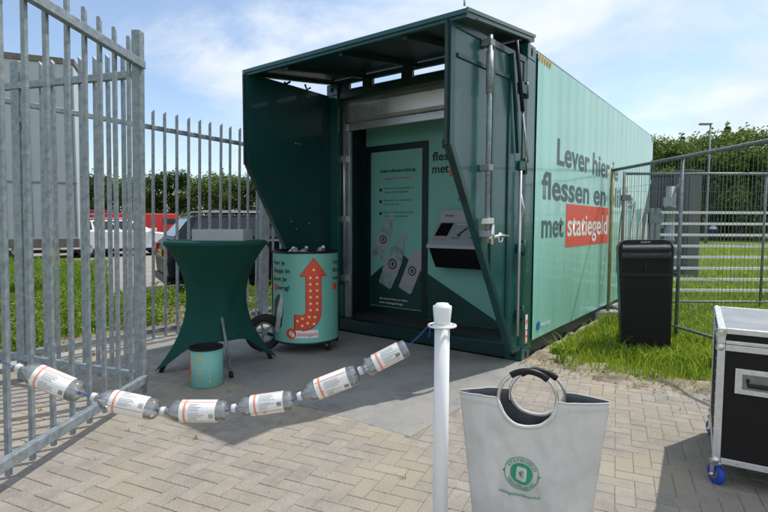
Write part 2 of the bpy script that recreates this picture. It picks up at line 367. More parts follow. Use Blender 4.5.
SLABM = ground_mat('smooth_slab', (.20, .20, .195), (.31, .305, .285), 2.2, .8, .25, 90, c3=(.29, .28, .26), sc3=2.0)
b = MB(); 
for (x0, x1, y0, y1) in ((-3.0, -1.02, -2.02, -.02), (-1.01, .13, -2.02, -.02), (-3.28, -3.01, -1.98, 0.9), (-3.0, -2.46, -.01, .9)):
    b.box(x0, x1, y0, y1, .0, .0175)
struct(b.build('concrete_slab', SLABM, bevel=.003))

# sand strip and rough verge, as a lumpy sheet
SAND = ground_mat('sand', (.30, .25, .185), (.43, .37, .28), 11, .95, .8, 70, c3=(.20, .165, .12), sc3=4)
nx, ny = 150, 44
b = MB(); grid = []
for i in range(nx+1):
    row = []
    for j in range(ny+1):
        x = .0+i*.03; s = j/ny
        y0 = -.16+.05*math.sin(x*5)+.02*math.sin(x*13) ; y1 = y0+.60+.12*noise.noise((x*2, 4, 1))
        if x < .45: y1 = y0+.75+(.45-x)*7
        y = y0+(y1-y0)*s
        z = .004+.055*math.sin(math.pi*min(1, s*1.0))**.6*(.55+.8*noise.noise((x*4, y*4, 0)))+.016*noise.noise((x*22, y*22, 3))*(1 if 0 < s < 1 else 0)
        row.append(b.b.verts.new((x, y, max(z, .002) if 0 < s else .024 if False else .014)))
    grid.append(row)
for i in range(nx):
    for j in range(ny):
        q = b.f([grid[i][j], grid[i+1][j], grid[i+1][j+1], grid[i][j+1]]); q.smooth = True
struct(b.build('sand_verge', SAND))
# sand spilled over the blocks and under the container's flank: pebbles
b = MB()
for k in range(420):
    x = random.uniform(.03, 2.0); y = -.15+random.gauss(0, .10)+(.2 if random.random() < .4 else 0); r = random.uniform(.003, .012)
    if k % 5 == 0: r *= 1.8; y = abs(y)+.05
    c = Vector((x, y, .028+r*.3)); vs = [b.b.verts.new(c+Vector((r*random.uniform(.7, 1.2)*dx_, r*random.uniform(.7, 1.2)*dy_, r*random.uniform(.5, .8)*dz_))) for dx_, dy_, dz_ in ((1, 0, 0), (0, 1, 0), (-1, 0, 0), (0, -1, 0), (0, 0, 1), (0, 0, -1))]
    for a in range(4): b.f([vs[a], vs[(a+1) % 4], vs[4]]); b.f([vs[(a+1) % 4], vs[a], vs[5]])
o = b.build('gravel', SAND); struct(o, 'stuff')

b = MB()
for k in range(900):
    x = random.uniform(-2.9, 3.6); y = random.uniform(-4.4, -.2)
    r = random.uniform(.0015, .0055); zg = .0185 if (-3.0 < x < .13 and y > -2) else .0165
    c = Vector((x, y, zg+r*.3)); vs = [b.b.verts.new(c+Vector((r*random.uniform(.7, 1.3)*dx_, r*random.uniform(.7, 1.3)*dy_, r*.5*dz_))) for dx_, dy_, dz_ in ((1, 0, 0), (0, 1, 0), (-1, 0, 0), (0, -1, 0), (0, 0, 1), (0, 0, -1))]
    for a in range(4): b.f([vs[a], vs[(a+1) % 4], vs[4]]); b.f([vs[(a+1) % 4], vs[a], vs[5]])
struct(b.build('grit', SAND), 'stuff')
tw = []
for k in range(46):
    x = random.uniform(-2.2, 3.3); y = random.choice((random.uniform(-4.2, -2.1), random.uniform(-1.2, -.25)))
    if x < .25 and y > -2.1: continue
    for q in range(random.randint(3, 11)): tw.append((x+random.gauss(0, .008), y+random.gauss(0, .008), .014, 1))
blades('joint_weeds', tw, .012, .035, .002, GB, 1.2)
# kerb line under the rear fence, and strip of soil
b = MB()
for k in range(12):
    y = -5.3+k*1.0; b.box(-3.55, -3.32, y, y+.99, -.05, .045, .008)
struct(b.build('kerb', CONC))
SOIL = ground_mat('soil', (.17, .13, .09), (.27, .22, .16), 6, .95, .8, 40)
flat([(-6.9, -6, .003), (-3.5, -6, .003), (-3.5, 7, .003), (-6.9, 7, .003)], SOIL, None, 'soil_bed'); struct(bpy.data.objects['soil_bed'])
b = MB()
for k in range(14):
    y = -6+k*1.0; b.box(-6.98, -6.82, y, y+.99, -.05, .06, .008)
struct(b.build('road_kerb', CONC))

# ---- grass
WEED = leafmat('weed_leaf', (.08, .16, .015), (.26, .38, .04), trans=.45)
cx_, cy_ = 1.796, -4.495
pts = []
def edge(x): return -.11+.10*noise.noise((x*3, 0, 5))+(.0 if x > .4 else (.4-x)*1.5)
n = 0
while n < 62000:
    x = random.uniform(.03, 5.5); y = random.uniform(-.05, 5.3)
    d = y-edge(x)
    if d < 0: continue
    if x < .12+.05*noise.noise((y*4, 1, 1)): continue
    if noise.noise((x*2.3, y*2.3, 7)) < -.22-d*.25: continue
    if d < .35 and random.random() > d/.35+.15: continue
    tall = .75+.5*noise.noise((x*1.7, y*1.7, 2))
    pts.append((x, y, .02, tall*(.55 if d < .15 else 1))); n += 1
blades('grass', pts, .06, .19, .0028, GB, .7)
pts = []
for k in range(260):
    x = random.uniform(.15, 4.5); y = random.uniform(.05, 4.5)
    if y < edge(x)+.03: continue
    for q in range(random.randint(5, 16)): pts.append((x+random.gauss(0, .03), y+random.gauss(0, .03), .02, random.uniform(.5, 1.2)))
blades('broad_weeds', pts, .06, .26, .008, leafmat('broad_leaf', (.09, .19, .02), (.26, .38, .05), trans=.45), 1.1)
pts = []
for k in range(60):
    x = random.uniform(.3, 3.5); y = random.uniform(.15, 3.5); pts.append((x, y, .02, random.uniform(.8, 1.6)))
blades('dry_stalks', pts, .25, .42, .0022, leafmat('dry_stalk', (.30, .30, .12), (.5, .46, .22), trans=.2), .5)
pts = []
for n in range(52000):
    d = 5.2+34*random.random()**1.8; a = random.uniform(-.05, .62)
    # forward direction rotated right
    th = yaw+a+.12
    x = cx_+math.sin(th)*d; y = cy_+math.cos(th)*d
    if x < .12 and y < 6.3: continue
    if y < .1: continue
    pts.append((x, y, 0, 1+.4*noise.noise((x*.6, y*.6, 2))))
blades('far_grass', pts, .07, .18, .011, GB, .7)
# rank weeds left of the rear fence: leafy clumps with some blades
rnd = random.Random(11); V, F = [], []
def at_(px, D, z=.009):
    q = Vector((1.796, -4.495, z))+Vector((math.sin(yaw), math.cos(yaw), 0))*D+Vector((math.cos(yaw), -math.sin(yaw), 0))*((px-384)/513.2*D); return q
flat([at_(-90, 6.5), at_(112, 7.8), at_(104, 16.5), at_(-120, 16.5)], GRASSM, None, 'lawn'); struct(bpy.data.objects['lawn'])
lw = []
for k in range(16000):
    q = at_(rnd.uniform(-40, 106), 7+9.2*rnd.random()); lw.append((q.x, q.y, .008, 1+.5*noise.noise((q.x, q.y, 3))))
blades('lawn_grass', lw, .08, .26, .010, WEED, .8)
for k in range(1500):
    x = rnd.uniform(-6.6, -3.7); y = rnd.uniform(-6, 5)
    if noise.noise((x*1.1, y*.9, 9)) < -.18 and rnd.random() < .8: continue
    if x > -4.3 and rnd.random() < .75: continue
    h = rnd.uniform(.08, .34)*(1+.8*noise.noise((x, y, 4))); rd = rnd.uniform(.08, .22)
    for q in range(rnd.randint(40, 110)):
        a = rnd.uniform(0, 6.283); r = rd*rnd.random()**.5; p = Vector((x+math.cos(a)*r, y+math.sin(a)*r, h*rnd.random()**.7*(1-(r/rd)**2*.6)))
        nn = Vector((rnd.gauss(0, 1), rnd.gauss(0, 1), rnd.gauss(1, .8))).normalized(); s1 = nn.orthogonal().normalized(); s1.rotate(Matrix.Rotation(rnd.uniform(0, 6.28), 3, nn)); s2 = nn.cross(s1); l_ = rnd.uniform(.012, .035)
        i = len(V); V += [tuple(p-s1*l_), tuple(p+s2*l_*.45), tuple(p+s1*l_), tuple(p-s2*l_*.45)]; F.append((i, i+1, i+2, i+3))
me = bpy.data.meshes.new('verge_weeds'); me.from_pydata(V, [], F); me.materials.append(WEED); o = bpy.data.objects.new('verge_weeds', me); COL.objects.link(o); struct(o, 'stuff')
pts = []
for n in range(6000):
    x = random.uniform(-6.3, -3.75); y = random.uniform(-6, 5)
    if noise.noise((x*1.1, y*.9, 9)) < -.05: continue
    pts.append((x, y, 0, 1))
blades('verge_grass', pts, .06, .22, .006, WEED, .8)

# ================================================================== TREES
LEAF = leafmat('tree_leaf', (.045, .09, .016), (.22, .31, .07), trans=.45)
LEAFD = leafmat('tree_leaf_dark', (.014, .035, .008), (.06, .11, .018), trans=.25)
BARK = mat('bark', (.09, .07, .05), .9, 0, .25, 6, .6, 30)
def tree_proto(seed, H, W, lm, nleaf, base, spiky, leaf):
    rnd = random.Random(seed)
    root = bpy.data.objects.new('broadleaf_tree', None); COL.objects.link(root)
    b = MB(); b.tube([(0, 0, -.1), (.05, .02, H*.3), (.0, .1, H*.6), (.05, .05, H*.9)], [.16, .12, .08, .02], 7)
    clumps = []
    for k in range(34):
        a = rnd.uniform(0, 6.283); hz = base*H+(H*(1-base))*rnd.random()**.8*.88
        f = 1-max(0, hz/H-.55)*1.1; r = W*.5*f*rnd.uniform(.15, 1)
        c = Vector((math.cos(a)*r, math.sin(a)*r, hz)); clumps.append((c, rnd.uniform(.4, 1.0)*W*.2))
        b.tube([(0, 0, hz*.72), (c.x*.5, c.y*.5, hz*.9), c], [.05, .035, .012], 5)
    for k in range(spiky):
        a = rnd.uniform(0, 6.283); r = rnd.uniform(0, W*.35); top = H*rnd.uniform(.92, 1.1)
        for q in range(5): clumps.append((Vector((math.cos(a)*r+rnd.uniform(-.1, .1), math.sin(a)*r, top-q*.32)), .14+.09*q))
    b.build('trunk', BARK, root)
    V, F = [], []
    tot = sum(c[1]**2 for c in clumps)
    for (c, rad) in clumps:
        for q in range(int(nleaf*rad**2/tot)+6):
            d = Vector((rnd.gauss(0, 1), rnd.gauss(0, 1), rnd.gauss(0, .8))).normalized()*rad*rnd.random()**.45*rnd.uniform(.7, 1.25)
            p = c+d; n = Vector((rnd.gauss(0, 1), rnd.gauss(0, 1), rnd.gauss(.6, 1))).normalized(); s1 = n.orthogonal().normalized(); s2 = n.cross(s1); s_ = leaf*rnd.uniform(.6, 1.3)
            i = len(V); V += [tuple(p-s1*s_), tuple(p+s2*s_*.55), tuple(p+s1*s_), tuple(p-s2*s_*.55)]; F.append((i, i+1, i+2, i+3))
    me = bpy.data.meshes.new('crown'); me.from_pydata(V, [], F); me.materials.append(lm)
    o = bpy.data.objects.new('crown', me); COL.objects.link(o); o.parent = root
    return root
P1 = tree_proto(1, 9.0, 7.5, LEAF, 17000, .08, 1, .12)
P2 = tree_proto(2, 8.2, 7.0, LEAF, 17000, .08, 0, .12)
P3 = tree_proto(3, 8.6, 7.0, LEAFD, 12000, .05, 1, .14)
used = set()
def at(px, D, z=0):
    lat = (px-384)/513.2*D; dv = Vector((math.sin(yaw), math.cos(yaw), 0)); rv = Vector((math.cos(yaw), -math.sin(yaw), 0))
    p = Vector((1.796, -4.495, 0))+dv*D+rv*lat; p.z = z; return p
def place(proto, px, D, sc, rz, label, group):
    o = proto if proto not in used else copy_tree(proto); used.add(proto)
    o.location = at(px, D); o.scale = sc; o.rotation_euler = (0, 0, rz); tag(o, label, 'tree', group); return o
rnd = random.Random(5)
RT = [(640, 43, .96), (668, 44, 1.02), (694, 47, 1.05), (716, 44, .98), (738, 45, 1.12), (762, 43, .98), (788, 45, 1.04)]
rl = ['bushy green tree just right of the container end', 'spiky green tree above the grey cabinets', 'green tree left of the street lamp', 'bushy green tree right of the street lamp', 'tallest spiky green tree behind the mesh fence', 'green tree at the right edge of the photo', 'green tree just outside the right edge']
for i, (px, D, s) in enumerate(RT[:6]): place((P1, P2)[i % 2], px, D, (s*1.05, s*1.05, s*1.04), rnd.uniform(0, 6), rl[i], 'trees beyond the field')
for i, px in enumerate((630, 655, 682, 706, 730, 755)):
    place(P3, px, 49, (1.0, 1.0, .78), rnd.uniform(0, 6), 'dark-leaved tree in the back row, '+('leftmost of the six behind the container end', 'second of the six from the container', 'third of the six, behind the grey cabinets', 'fourth of the six, behind the street lamp', 'fifth of the six from the container', 'rightmost of the six at the photo edge')[i], 'dark back row of trees')
ll = ['behind the grey trailer', 'right of the trailer, behind the near gate', 'behind the pickets of the gate', 'just left of the gate post', 'just right of the gate post', 'above the rear of the dark estate car', 'above the roof of the dark estate car', 'above the dark car between the fence pickets', 'left of the thick fence post', 'behind the open left door']
for i, px in enumerate((62, 92, 120, 146, 172, 200, 228, 256, 284, 318)):
    s = rnd.uniform(.66, .76); place((P1, P3, P2)[i % 3], px, 50, (s*1.15, s*1.15, s), rnd.uniform(0, 6), 'low green hedgerow tree '+ll[i], 'hedgerow beyond the car park')

# ================================================================== CONTAINER
Wc, Lc, Hc = 2.438, 6.058, 2.896
C0 = thing('deposit_container', 'green shipping container with open front doors, raised canopy and teal printed side', 'container')
def post(x0, x1, y0, y1):
    b = MB(); b.box(x0, x1, y0, y1, .13, Hc-.13, .006); p = b.build('corner_post', GREENL, C0)
    for z0 in (0, Hc-.13):
        b = MB(); e = .004; b.box(x0-e if x0 < -1 else x0, x1+e if x1 > -1 else x1, y0-e, y1+e, z0, z0+.129, .006); c = b.build('corner_casting', GREENL, p)
        xm = (x0+x1)/2; ym = (y0+y1)/2
        b = MB(); b.tube([(xm, y0-.0055, z0+.065), (xm, y0-.0045, z0+.065)], .03, 14)
        xs = x1+e if x1 > -1 else x0-e; sg = 1 if x1 > -1 else -1
        b.tube([(xs+sg*.0005, ym, z0+.05), (xs+sg*.0015, ym, z0+.05)], .022, 12); b.tube([(xs+sg*.0005, ym, z0+.08), (xs+sg*.0015, ym, z0+.08)], .022, 12)
        b.build('casting_hole', BLACKM, p)
post(-.165, 0, 0, .178); post(-Wc, -Wc+.165, 0, .178); post(-.165, 0, Lc-.178, Lc); post(-Wc, -Wc+.165, Lc-.178, Lc)
# side frame piece between post and vinyl
b = MB(); b.box(-.05, -.004, .18, .24, .1, Hc-.02); b.build('side_frame', GREENL, C0)
# right side: frame, panel
b = MB(); b.box(-.06, -.022, .18, Lc-.18, .02, .17); b.build('bottom_rail', GREEND, C0)
b = MB(); b.box(-.06, -.006, .24, Lc-.18, Hc-.035, Hc-.006); b.build('top_rail', GREENL, C0)
b = MB(); ys = [.235+(Lc-.04-.235)*k/150 for k in range(151)]
G = [[b.b.verts.new((.004+.0025*math.sin(y*5)+.0008*math.sin(y*9+z*2), y, z)) for z in [.172+(Hc-.03-.172)*j/24 for j in range(25)]] for y in ys]
for i in range(150):
    for j in range(24):
        q = b.f([G[i][j], G[i+1][j], G[i+1][j+1], G[i][j+1]]); q.smooth = True
side = b.build('side_panel', TEAL, C0)
# orange hazard marks at the top corner
b = MB()
for k in range(5):
    y = .25+k*.07; b.poly([(.0105, y, 2.80), (.0105, y+.035, 2.80), (.0105, y+.06, 2.862), (.0105, y+.025, 2.862)], (.001, 0, 0))
b.build('hazard_stripe', HAZY, side)
X1 = .0105
INKSUN = mat('ink_sunlit', (.05, .10, .10), .4, 0, .1, 4)  # lighter copy of the dark ink, sun glare put into its colour
def SD(y0_, z0_, l=.0016): return lambda xs, ys: (.004+.0025*math.sin((y0_+xs)*5)+.0008*math.sin((y0_+xs)*9+(z0_+ys)*2)+l, y0_+xs, z0_+ys)
text('Lever hier je', INKSUN, side, SD(.84, 1.905), None, None, .26, 2.62, bold=.024)
text('flessen en blikjes', INKSUN, side, SD(.40, 1.535), None, None, .26, 4.1, bold=.024)
text('met', INKSUN, side, SD(.42, 1.155), None, None, .24, .68, bold=.024)
b = MB(); A_ = []
for k in range(31):
    f_ = SD(1.17+1.80*k/30, 1.03, .0022); A_.append([b.b.verts.new(f_(0, h_)) for h_ in [.475*j/6 for j in range(7)]])
for k in range(30):
    for j in range(6): b.f([A_[k][j], A_[k+1][j], A_[k+1][j+1], A_[k][j+1]])
b.build('red_banner', RED, side)
text('statiegeld', WHITEP, side, SD(1.215, 1.155, .0036), None, None, .25, 1.70, bold=.016)
# printed bottles and dark wedge at the far end
b = MB(); b.poly([(X1-.001, 4.3, .2), (X1-.001, 5.95, .2), (X1-.001, 5.95, 2.05), (X1-.001, 5.2, 1.3)], (.001, 0, 0)); b.build('printed_wedge', DKTEAL, side)
for (yy, zz_, hh, an) in ((3.75, .55, 1.35, .22), (4.45, .5, 1.2, .2), (5.0, .6, 1.0, .18), (5.5, .55, .95, .2)):
    prof = [(-.16, 0), (.16, 0), (.17, .05), (.17, .55), (.15, .68), (.06, .82), (.05, .98), (-.05, .98), (-.06, .82), (-.15, .68), (-.17, .55), (-.17, .05)]
    ca, sa = math.cos(an), math.sin(an); b = MB(); b.poly([(X1+.0005, yy+(p[0]*ca+p[1]*sa)*hh, zz_+(p[1]*ca-p[0]*sa)*hh) for p in prof], (.001, 0, 0)); b.build('printed_bottle', PHOTOB, side)
b = MB(); b.tube([(X1, .385, .29), (X1+.0015, .385, .29)], .045, 18); b.build('round_logo', mat('logo_blue', (.01, .16, .42), .4), side)
text('recycle', WHITEP, side, (X1, .45, .27), (0, 1, 0), (0, 0, 1), .045, .26, bold=.01)
# sticker on corner post
stk = MB(); stk.box(.0045, .006, .06, .118, .17, .44); st = stk.build('warning_sticker', WHITEP, C0)
b = MB(); b.box(.006, .007, .063, .115, .175, .30); b.build('red_field', RED, st)
b = MB(); b.tor((.0066, .089, .375), (1, 0, 0), .019, .003, 20, 5); b.bar((.0066, .075, .36), (.0066, .103, .39), .004, .002); b.build('prohibition_ring', RED, st)
b = MB(); b.box(.007, .0078, .072, .106, .185, .225); b.box(.007, .0078, .072, .106, .245, .285); b.build('pictogram', WHITEP, st)
# other shell parts
b = MB(); b.box(-Wc+.02, -.02, .2, Lc-.02, Hc-.06, Hc-.02); b.build('roof', GREENL, C0)
b = MB(); b.box(-Wc+.01, -Wc+.05, .18, Lc-.18, .02, Hc-.06); b.build('left_wall', GREENL, C0)
b = MB(); b.box(-Wc+.17, -.17, Lc-.06, Lc-.02, .02, Hc-.06); b.build('end_wall', GREENL, C0)
b = MB(); b.box(-.02, .012, 5.93, 5.98, 2.1, 2.45, .006); b.tube([(.02, 5.955, 1.2), (.02, 5.955, 2.42)], .014); b.build('rear_lock', BLACK, C0)
b = MB(); b.box(-Wc+.17, -.17, .01, .16, .02, .155, .008); b.build('front_sill', GREEND, C0)
b = MB(); b.box(-Wc+.17, -.17, .02, .11, 2.715, 2.80, .008); b.box(-Wc+.17, -.17, .112, .2, 2.745, 2.835); b.build('header_beam', GREEND, C0)
b = MB()
for x in (-2.2, -1.86, -1.33, -.8, -.27): b.box(x-.07, x+.07, .03, .075, 2.80, 2.93, .006)
b.build('canopy_bracket', GREEND, C0)
b = MB(); b.box(-Wc+.06, -.07, .16, .57, .10, .158); b.build('floor', mat('dark_floor', (.045, .04, .038), .7, 0, .25, 6, .2, 60), C0)
# shutter box and guides
b = MB(); 
prof = [(.30, 2.74), (.125, 2.74), (.115, 2.66), (.13, 2.50), (.15, 2.455), (.30, 2.455)]
b.poly([(-Wc+.17, y, z) for y, z in prof], (Wc-.34, 0, 0)); b.build('shutter_housing', STEEL, C0, .01)
b = MB(); b.box(-Wc+.172, -.172, .135, .165, 2.365, 2.45, .006); b.build('shutter_bottom_bar', ALUW if False else STEEL, C0)
for x in (-Wc+.17, -.25):
    b = MB(); b.box(x, x+.03, .11, .17, .16, 2.45, .004); b.box(x+.034, x+.075, .12, .165, .16, 2.36, .004); g = b.build('guide_rail', STEEL, C0)
b = MB(); b.tube([(-Wc+.19, .085, .55), (-Wc+.19, .085, 2.75)], .017); 
for z in (.6, 1.3, 2.0): b.box(-Wc+.165, -Wc+.215, .07, .115, z, z+.07)
b.build('lock_bar', STEEL, C0)
# inner wall
YW = .57
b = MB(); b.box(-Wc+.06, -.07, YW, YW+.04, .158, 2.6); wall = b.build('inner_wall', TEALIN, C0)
b = MB(); b.box(-Wc+.052, -Wc+.085, .18, YW, .16, 2.6); b.box(-Wc+.085, -Wc+.13, YW-.02, YW-.002, .16, 2.6); b.build('inner_side', GREEND, C0)
b = MB(); b.box(-.075, -.055, .18, YW, .16, 2.6); b.build('inner_side', GREEND, C0)
b = MB(); b.box(-Wc+.13, -.08, .19, YW-.002, 2.60, 2.615); b.build('inner_ceiling', GREEND, C0)
yv = YW-.0015
def P(x, z, l=0): return (x, yv-l, z)
b = MB(); b.poly([P(-1.382, .70), P(-1.382, .16), P(-.35, .16)], (0, -.001, 0)); b.build('printed_wedge', DKTEAL, wall)
b = MB(); b.box(-Wc+.13, -1.384, yv-.001, yv, .16, .42); b.build('dark_plinth', DKTEAL, wall)
text('Lever hier je', INK, wall, P(-1.205, 2.135), (1, 0, 0), (0, 0, 1), .095, .82, bold=.026)
text('flessen en blikjes', INK, wall, P(-1.335, 2.0), (1, 0, 0), (0, 0, 1), .095, 1.08, bold=.026)
text('met', INK, wall, P(-1.335, 1.86), (1, 0, 0), (0, 0, 1), .095, .22, bold=.026)
b = MB(); b.box(-1.10, -.44, yv-.002, yv, 1.81, 1.985); b.build('red_banner', RED, wall)
text('statiegeld', WHITEP, wall, P(-1.075, 1.865, .002), (1, 0, 0), (0, 0, 1), .09, .6, bold=.010)
text('Start hier', INK, wall, P(-1.0, 1.535), (1, 0, 0), (0, 0, 1), .032, .25, bold=.01)
# service door with poster
door = MB(); e = .02
x0, x1, z0, z1 = -2.30, -1.385, .17, 2.235
door.box(x0, x0+.075, yv-e, yv-.0005, z0, z1, .003); door.box(x1-.075, x1, yv-e, yv-.0005, z0, z1, .003); door.box(x0+.076, x1-.076, yv-e, yv-.0005, z1-.075, z1, .003); door.box(x0+.076, x1-.076, yv-e, yv-.0005, z0, z0+.08, .003)
door.build('door_frame', mat('door_frame_dark', (.006, .022, .022), .45), C0)
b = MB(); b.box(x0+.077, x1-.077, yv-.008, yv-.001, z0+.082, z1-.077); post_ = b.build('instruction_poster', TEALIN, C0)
yq = yv-.0085
def Q(x, z, l=0): return (x, yq-l, z)
b = MB(); b.poly([Q(x0+.08, .26), Q(x1-.08, .26), Q(x1-.08, .72), Q(-1.78, .95), Q(x0+.08, .62)], (0, -.001, 0)); b.build('printed_wedge', DKTEAL, post_)
text('Gebruiksaanwijzing', INK, post_, Q(-2.08, 1.905), (1, 0, 0), (0, 0, 1), .036, .52, bold=.03)
text('Voor je', INK, post_, Q(-2.0, 1.815), (1, 0, 0), (0, 0, 1), .024, .10, bold=.006)
text('begint met inleveren', RED, post_, Q(-1.885, 1.82), (1, 0, 0), (0, 0, 1), .024, .27, bold=.006)
for k, (a_, c_) in enumerate((('Gebruik alleen lege flessen en', 'blikjes met statiegeld'), ('Plaats een voor een met de', 'barcode naar boven'), ('Kies voor uitbetalen of geef', 'je statiegeld aan een goed doel'))):
    z = 1.695-k*.145
    b = MB(); b.tube([Q(-2.07, z), Q(-2.07, z, .001)], .022, 16); b.build('bullet', INK, post_)
    text(a_, INK, post_, Q(-2.02, z+.005), (1, 0, 0), (0, 0, 1), .021, .44-(k % 2)*.04, bold=.004); text(c_, INK, post_, Q(-2.02, z-.04), (1, 0, 0), (0, 0, 1), .021, .36-(k % 2)*.12, bold=.004)
PB1 = mat('printed_bottle_glass', (.24, .34, .34), .5, 0, .45, 9); PB2 = mat('printed_bottle_label', (.36, .36, .40), .5, 0, .06, 9)
def pbottle(cx, cz, h, an, can=False, ml=PB1, lift=.001):
    ca, sa = math.cos(an), math.sin(an); T = lambda x, z, l: Q(cx+(x*ca+z*sa)*h, cz+(z*ca-x*sa)*h, l)
    if can: pr_ = [(-.15, .02), (-.12, -.01), (.12, -.01), (.15, .02), (.15, .72), (.11, .79), (-.11, .79), (-.15, .72)]
    else: pr_ = [(-.14, .02), (-.11, -.01), (.11, -.01), (.14, .02), (.15, .5), (.13, .68), (.05, .82), (.045, .88), (-.045, .88), (-.05, .82), (-.13, .68), (-.15, .5)]
    b = MB(); b.poly([T(x, z, lift) for x, z in pr_], (0, -.001, 0)); o = b.build('printed_bottle' if not can else 'printed_can', PB2 if can else ml, post_)
    if not can:
        b = MB(); b.poly([T(x, z, lift+.001) for x, z in ((-.055, .87), (.055, .87), (.055, .97), (-.055, .97))], (0, -.001, 0)); b.poly([T(x, z, lift+.001) for x, z in ((-.155, .22), (.155, .22), (.155, .52), (-.155, .52))], (0, -.001, 0)); b.build('printed_label', PB2, post_)
    c = T(0, .40, lift+.004); b = MB(); b.tor(c, (0, 1, 0), .075*h, .012*h, 20, 5); b.box(c[0]-.022*h, c[0]+.022*h, c[1]-.001, c[1], c[2]-.036*h, c[2]+.036*h); b.build('printed_emblem', INK, post_)
pbottle(-2.13, .86, .62, .42); pbottle(-2.0, .52, .74, .42, lift=.004); pbottle(-1.70, .48, .66, .42, True, lift=.003)
text('alle soorten flessen en blikjes', WHITEP, post_, Q(-2.08, .345, .002), (1, 0, 0), (0, 0, 1), .024, .42, bold=.006)
text('met statiegeldlogo', WHITEP, post_, Q(-2.08, .295, .002), (1, 0, 0), (0, 0, 1), .024, .36, bold=.006)
# machine console
b = MB(); xa, xb = -1.20, -.50
prof = [(YW-.003, 1.43), (YW-.06, 1.44), (YW-.07, 1.30), (YW-.33, 1.055), (YW-.335, 1.02), (YW-.003, 1.02)]
b.poly([(xa, y, z) for y, z in prof], (xb-xa, 0, 0)); con = b.build('deposit_console', GREYM, C0, .008)
b = MB(); b.poly([(xa+.02, YW-.003, 1.017), (xa+.02, YW-.31, 1.017), (xa+.02, YW-.17, .80), (xa+.02, YW-.003, .80)], (xb-xa-.04, 0, 0)); b.build('console_underside', BLACK, C0, .006)
sl = Vector((0, -.26, -.245)).normalized(); nn = Vector((0, -.245, .26)).normalized()*1.0; nn = Vector((0, -.686, .728))
def K(x, s, l=.002): p = Vector((x, YW-.07, 1.30))+sl*s+nn*l; return p
def kq(xl, xr, s0, s1, l=.002): return [K(xl, s0, l), K(xr, s0, l), K(xr, s1, l), K(xl, s1, l)]
b = MB(); b.poly(kq(-1.155, -1.0, .02, .22), nn*.004); b.build('screen', BLACKG, con)
b = MB(); b.poly(kq(-.95, -.58, .02, .045), nn*.002); b.build('label_strip', ALUW, con)
b = MB(); b.poly(kq(-.88, -.84, .20, .22), nn*.002); b.bar(K(-.87, .2, .003), K(-.80, .09, .003), .02, .003, nn); b.build('bottle_symbol', INK, con)
b = MB(); b.poly(kq(-.69, -.65, .12, .20), nn*.002); b.build('can_symbol', YEL, con)
text('Flessen', INK, con, tuple(K(-.93, .255)), (1, 0, 0), tuple(-sl), .018, .1, bold=.01); text('Blikjes', INK, con, tuple(K(-.72, .255)), (1, 0, 0), tuple(-sl), .018, .08, bold=.01)
text('Let op: lever in met dop', RED, con, tuple(K(-1.17, .255)), (1, 0, 0), tuple(-sl), .015, .17, bold=.01); text('een voor een invoeren', RED, con, tuple(K(-1.17, .285)), (1, 0, 0), tuple(-sl), .015, .17, bold=.01)
text('Statiegeld', INK, con, (-1.12, YW-.066, 1.365), (1, 0, 0), (0, .07, 1), .02, .12, bold=.01)
# ---- open front doors (cut on the diagonal) built in a local frame: hinge at origin, -Y outwards
def front_door(sx, hx, ang, label):
    d = bpy.data.objects.new('side_door', None); COL.objects.link(d); d.parent = C0; d.location = (hx, -.01, 0); d.rotation_euler = (0, 0, ang); d['label'] = label
    w_ = 1.16; t_ = .045; top = 2.735
    out_ = [(-.02, .15), (-.17, .15), (-w_, 1.86), (-w_, top), (-.02, top)]
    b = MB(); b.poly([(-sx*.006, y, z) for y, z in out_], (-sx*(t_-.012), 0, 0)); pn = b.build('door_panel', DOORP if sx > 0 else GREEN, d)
    b = MB()
    for p, q in zip(out_, out_[1:]+out_[:1]):
        b.bar((-sx*t_/2, p[0], p[1]), (-sx*t_/2, q[0], q[1]), .05, t_+.014, (1, 0, 0)) if False else b.bar((-sx*t_/2, p[0], p[1]), (-sx*t_/2, q[0], q[1]), t_+.012, .05)
    b.build('door_frame', GREEN, d)
    b = MB(); b.bar((-sx*t_/2, -w_-.03, 1.86), (-sx*t_/2, -w_-.03, top+.01), t_+.016, .016); b.bar((-sx*t_/2, -.165, .12), (-sx*t_/2, -w_-.025, 1.86), t_+.014, .012); b.build('door_seal', SEALM, d)
    # shallow corrugation grooves and ribs on the outer face
    b = MB(); X = sx*.002
    b.bar((X, -w_+.06, 2.52), (X, -.05, 2.52), .012, .03); 
    for y in (-.58, -.30): b.bar((X, y, .9 if y < -.5 else .45), (X, y, top-.03), .03, .012)
    b.build('door_rib', GREEN, d)
    b = MB()
    for z in (.42, 1.02, 1.75, 2.42):
        b.box(-sx*.03-.02, -sx*.03+.02, -.08, .03, z, z+.10, .006); b.tube([(sx*.012, -.008, z-.02), (sx*.012, -.008, z+.12)], .017)
        b.box(min(0, sx*.022), max(0, sx*.022), -.13, -.01, z+.01, z+.09, .004); b.build('hinge', GREEN, d); b = MB()
    # inside face bolts
    b = MB()
    for y, z in ((-.55, 2.15), (-.5, 2.15), (-.62, 1.3), (-.35, 1.28), (-.55, 1.22), (-.3, .9)): b.tube([(-sx*(t_+.002), y, z), (-sx*(t_+.012), y, z)], .010, 8)
    b.build('rivet', STEEL, d)
    return d, w_, top
dR, w_, top = front_door(1, -.005, R(-4.5), 'right door lit by the sky, with galvanised lock bar')
b = MB(); b.tube([(.06, -.74, 1.13), (.06, -.74, 2.74)], .021, 14)
for z in (1.18, 1.7, 2.66): b.box(.0, .085, -.775, -.705, z, z+.05, .004)
b.tube([(.06, -.74, 2.3), (.06, -.74, 2.62)], .029, 14)
pole = b.build('lock_bar', GALV, dR)
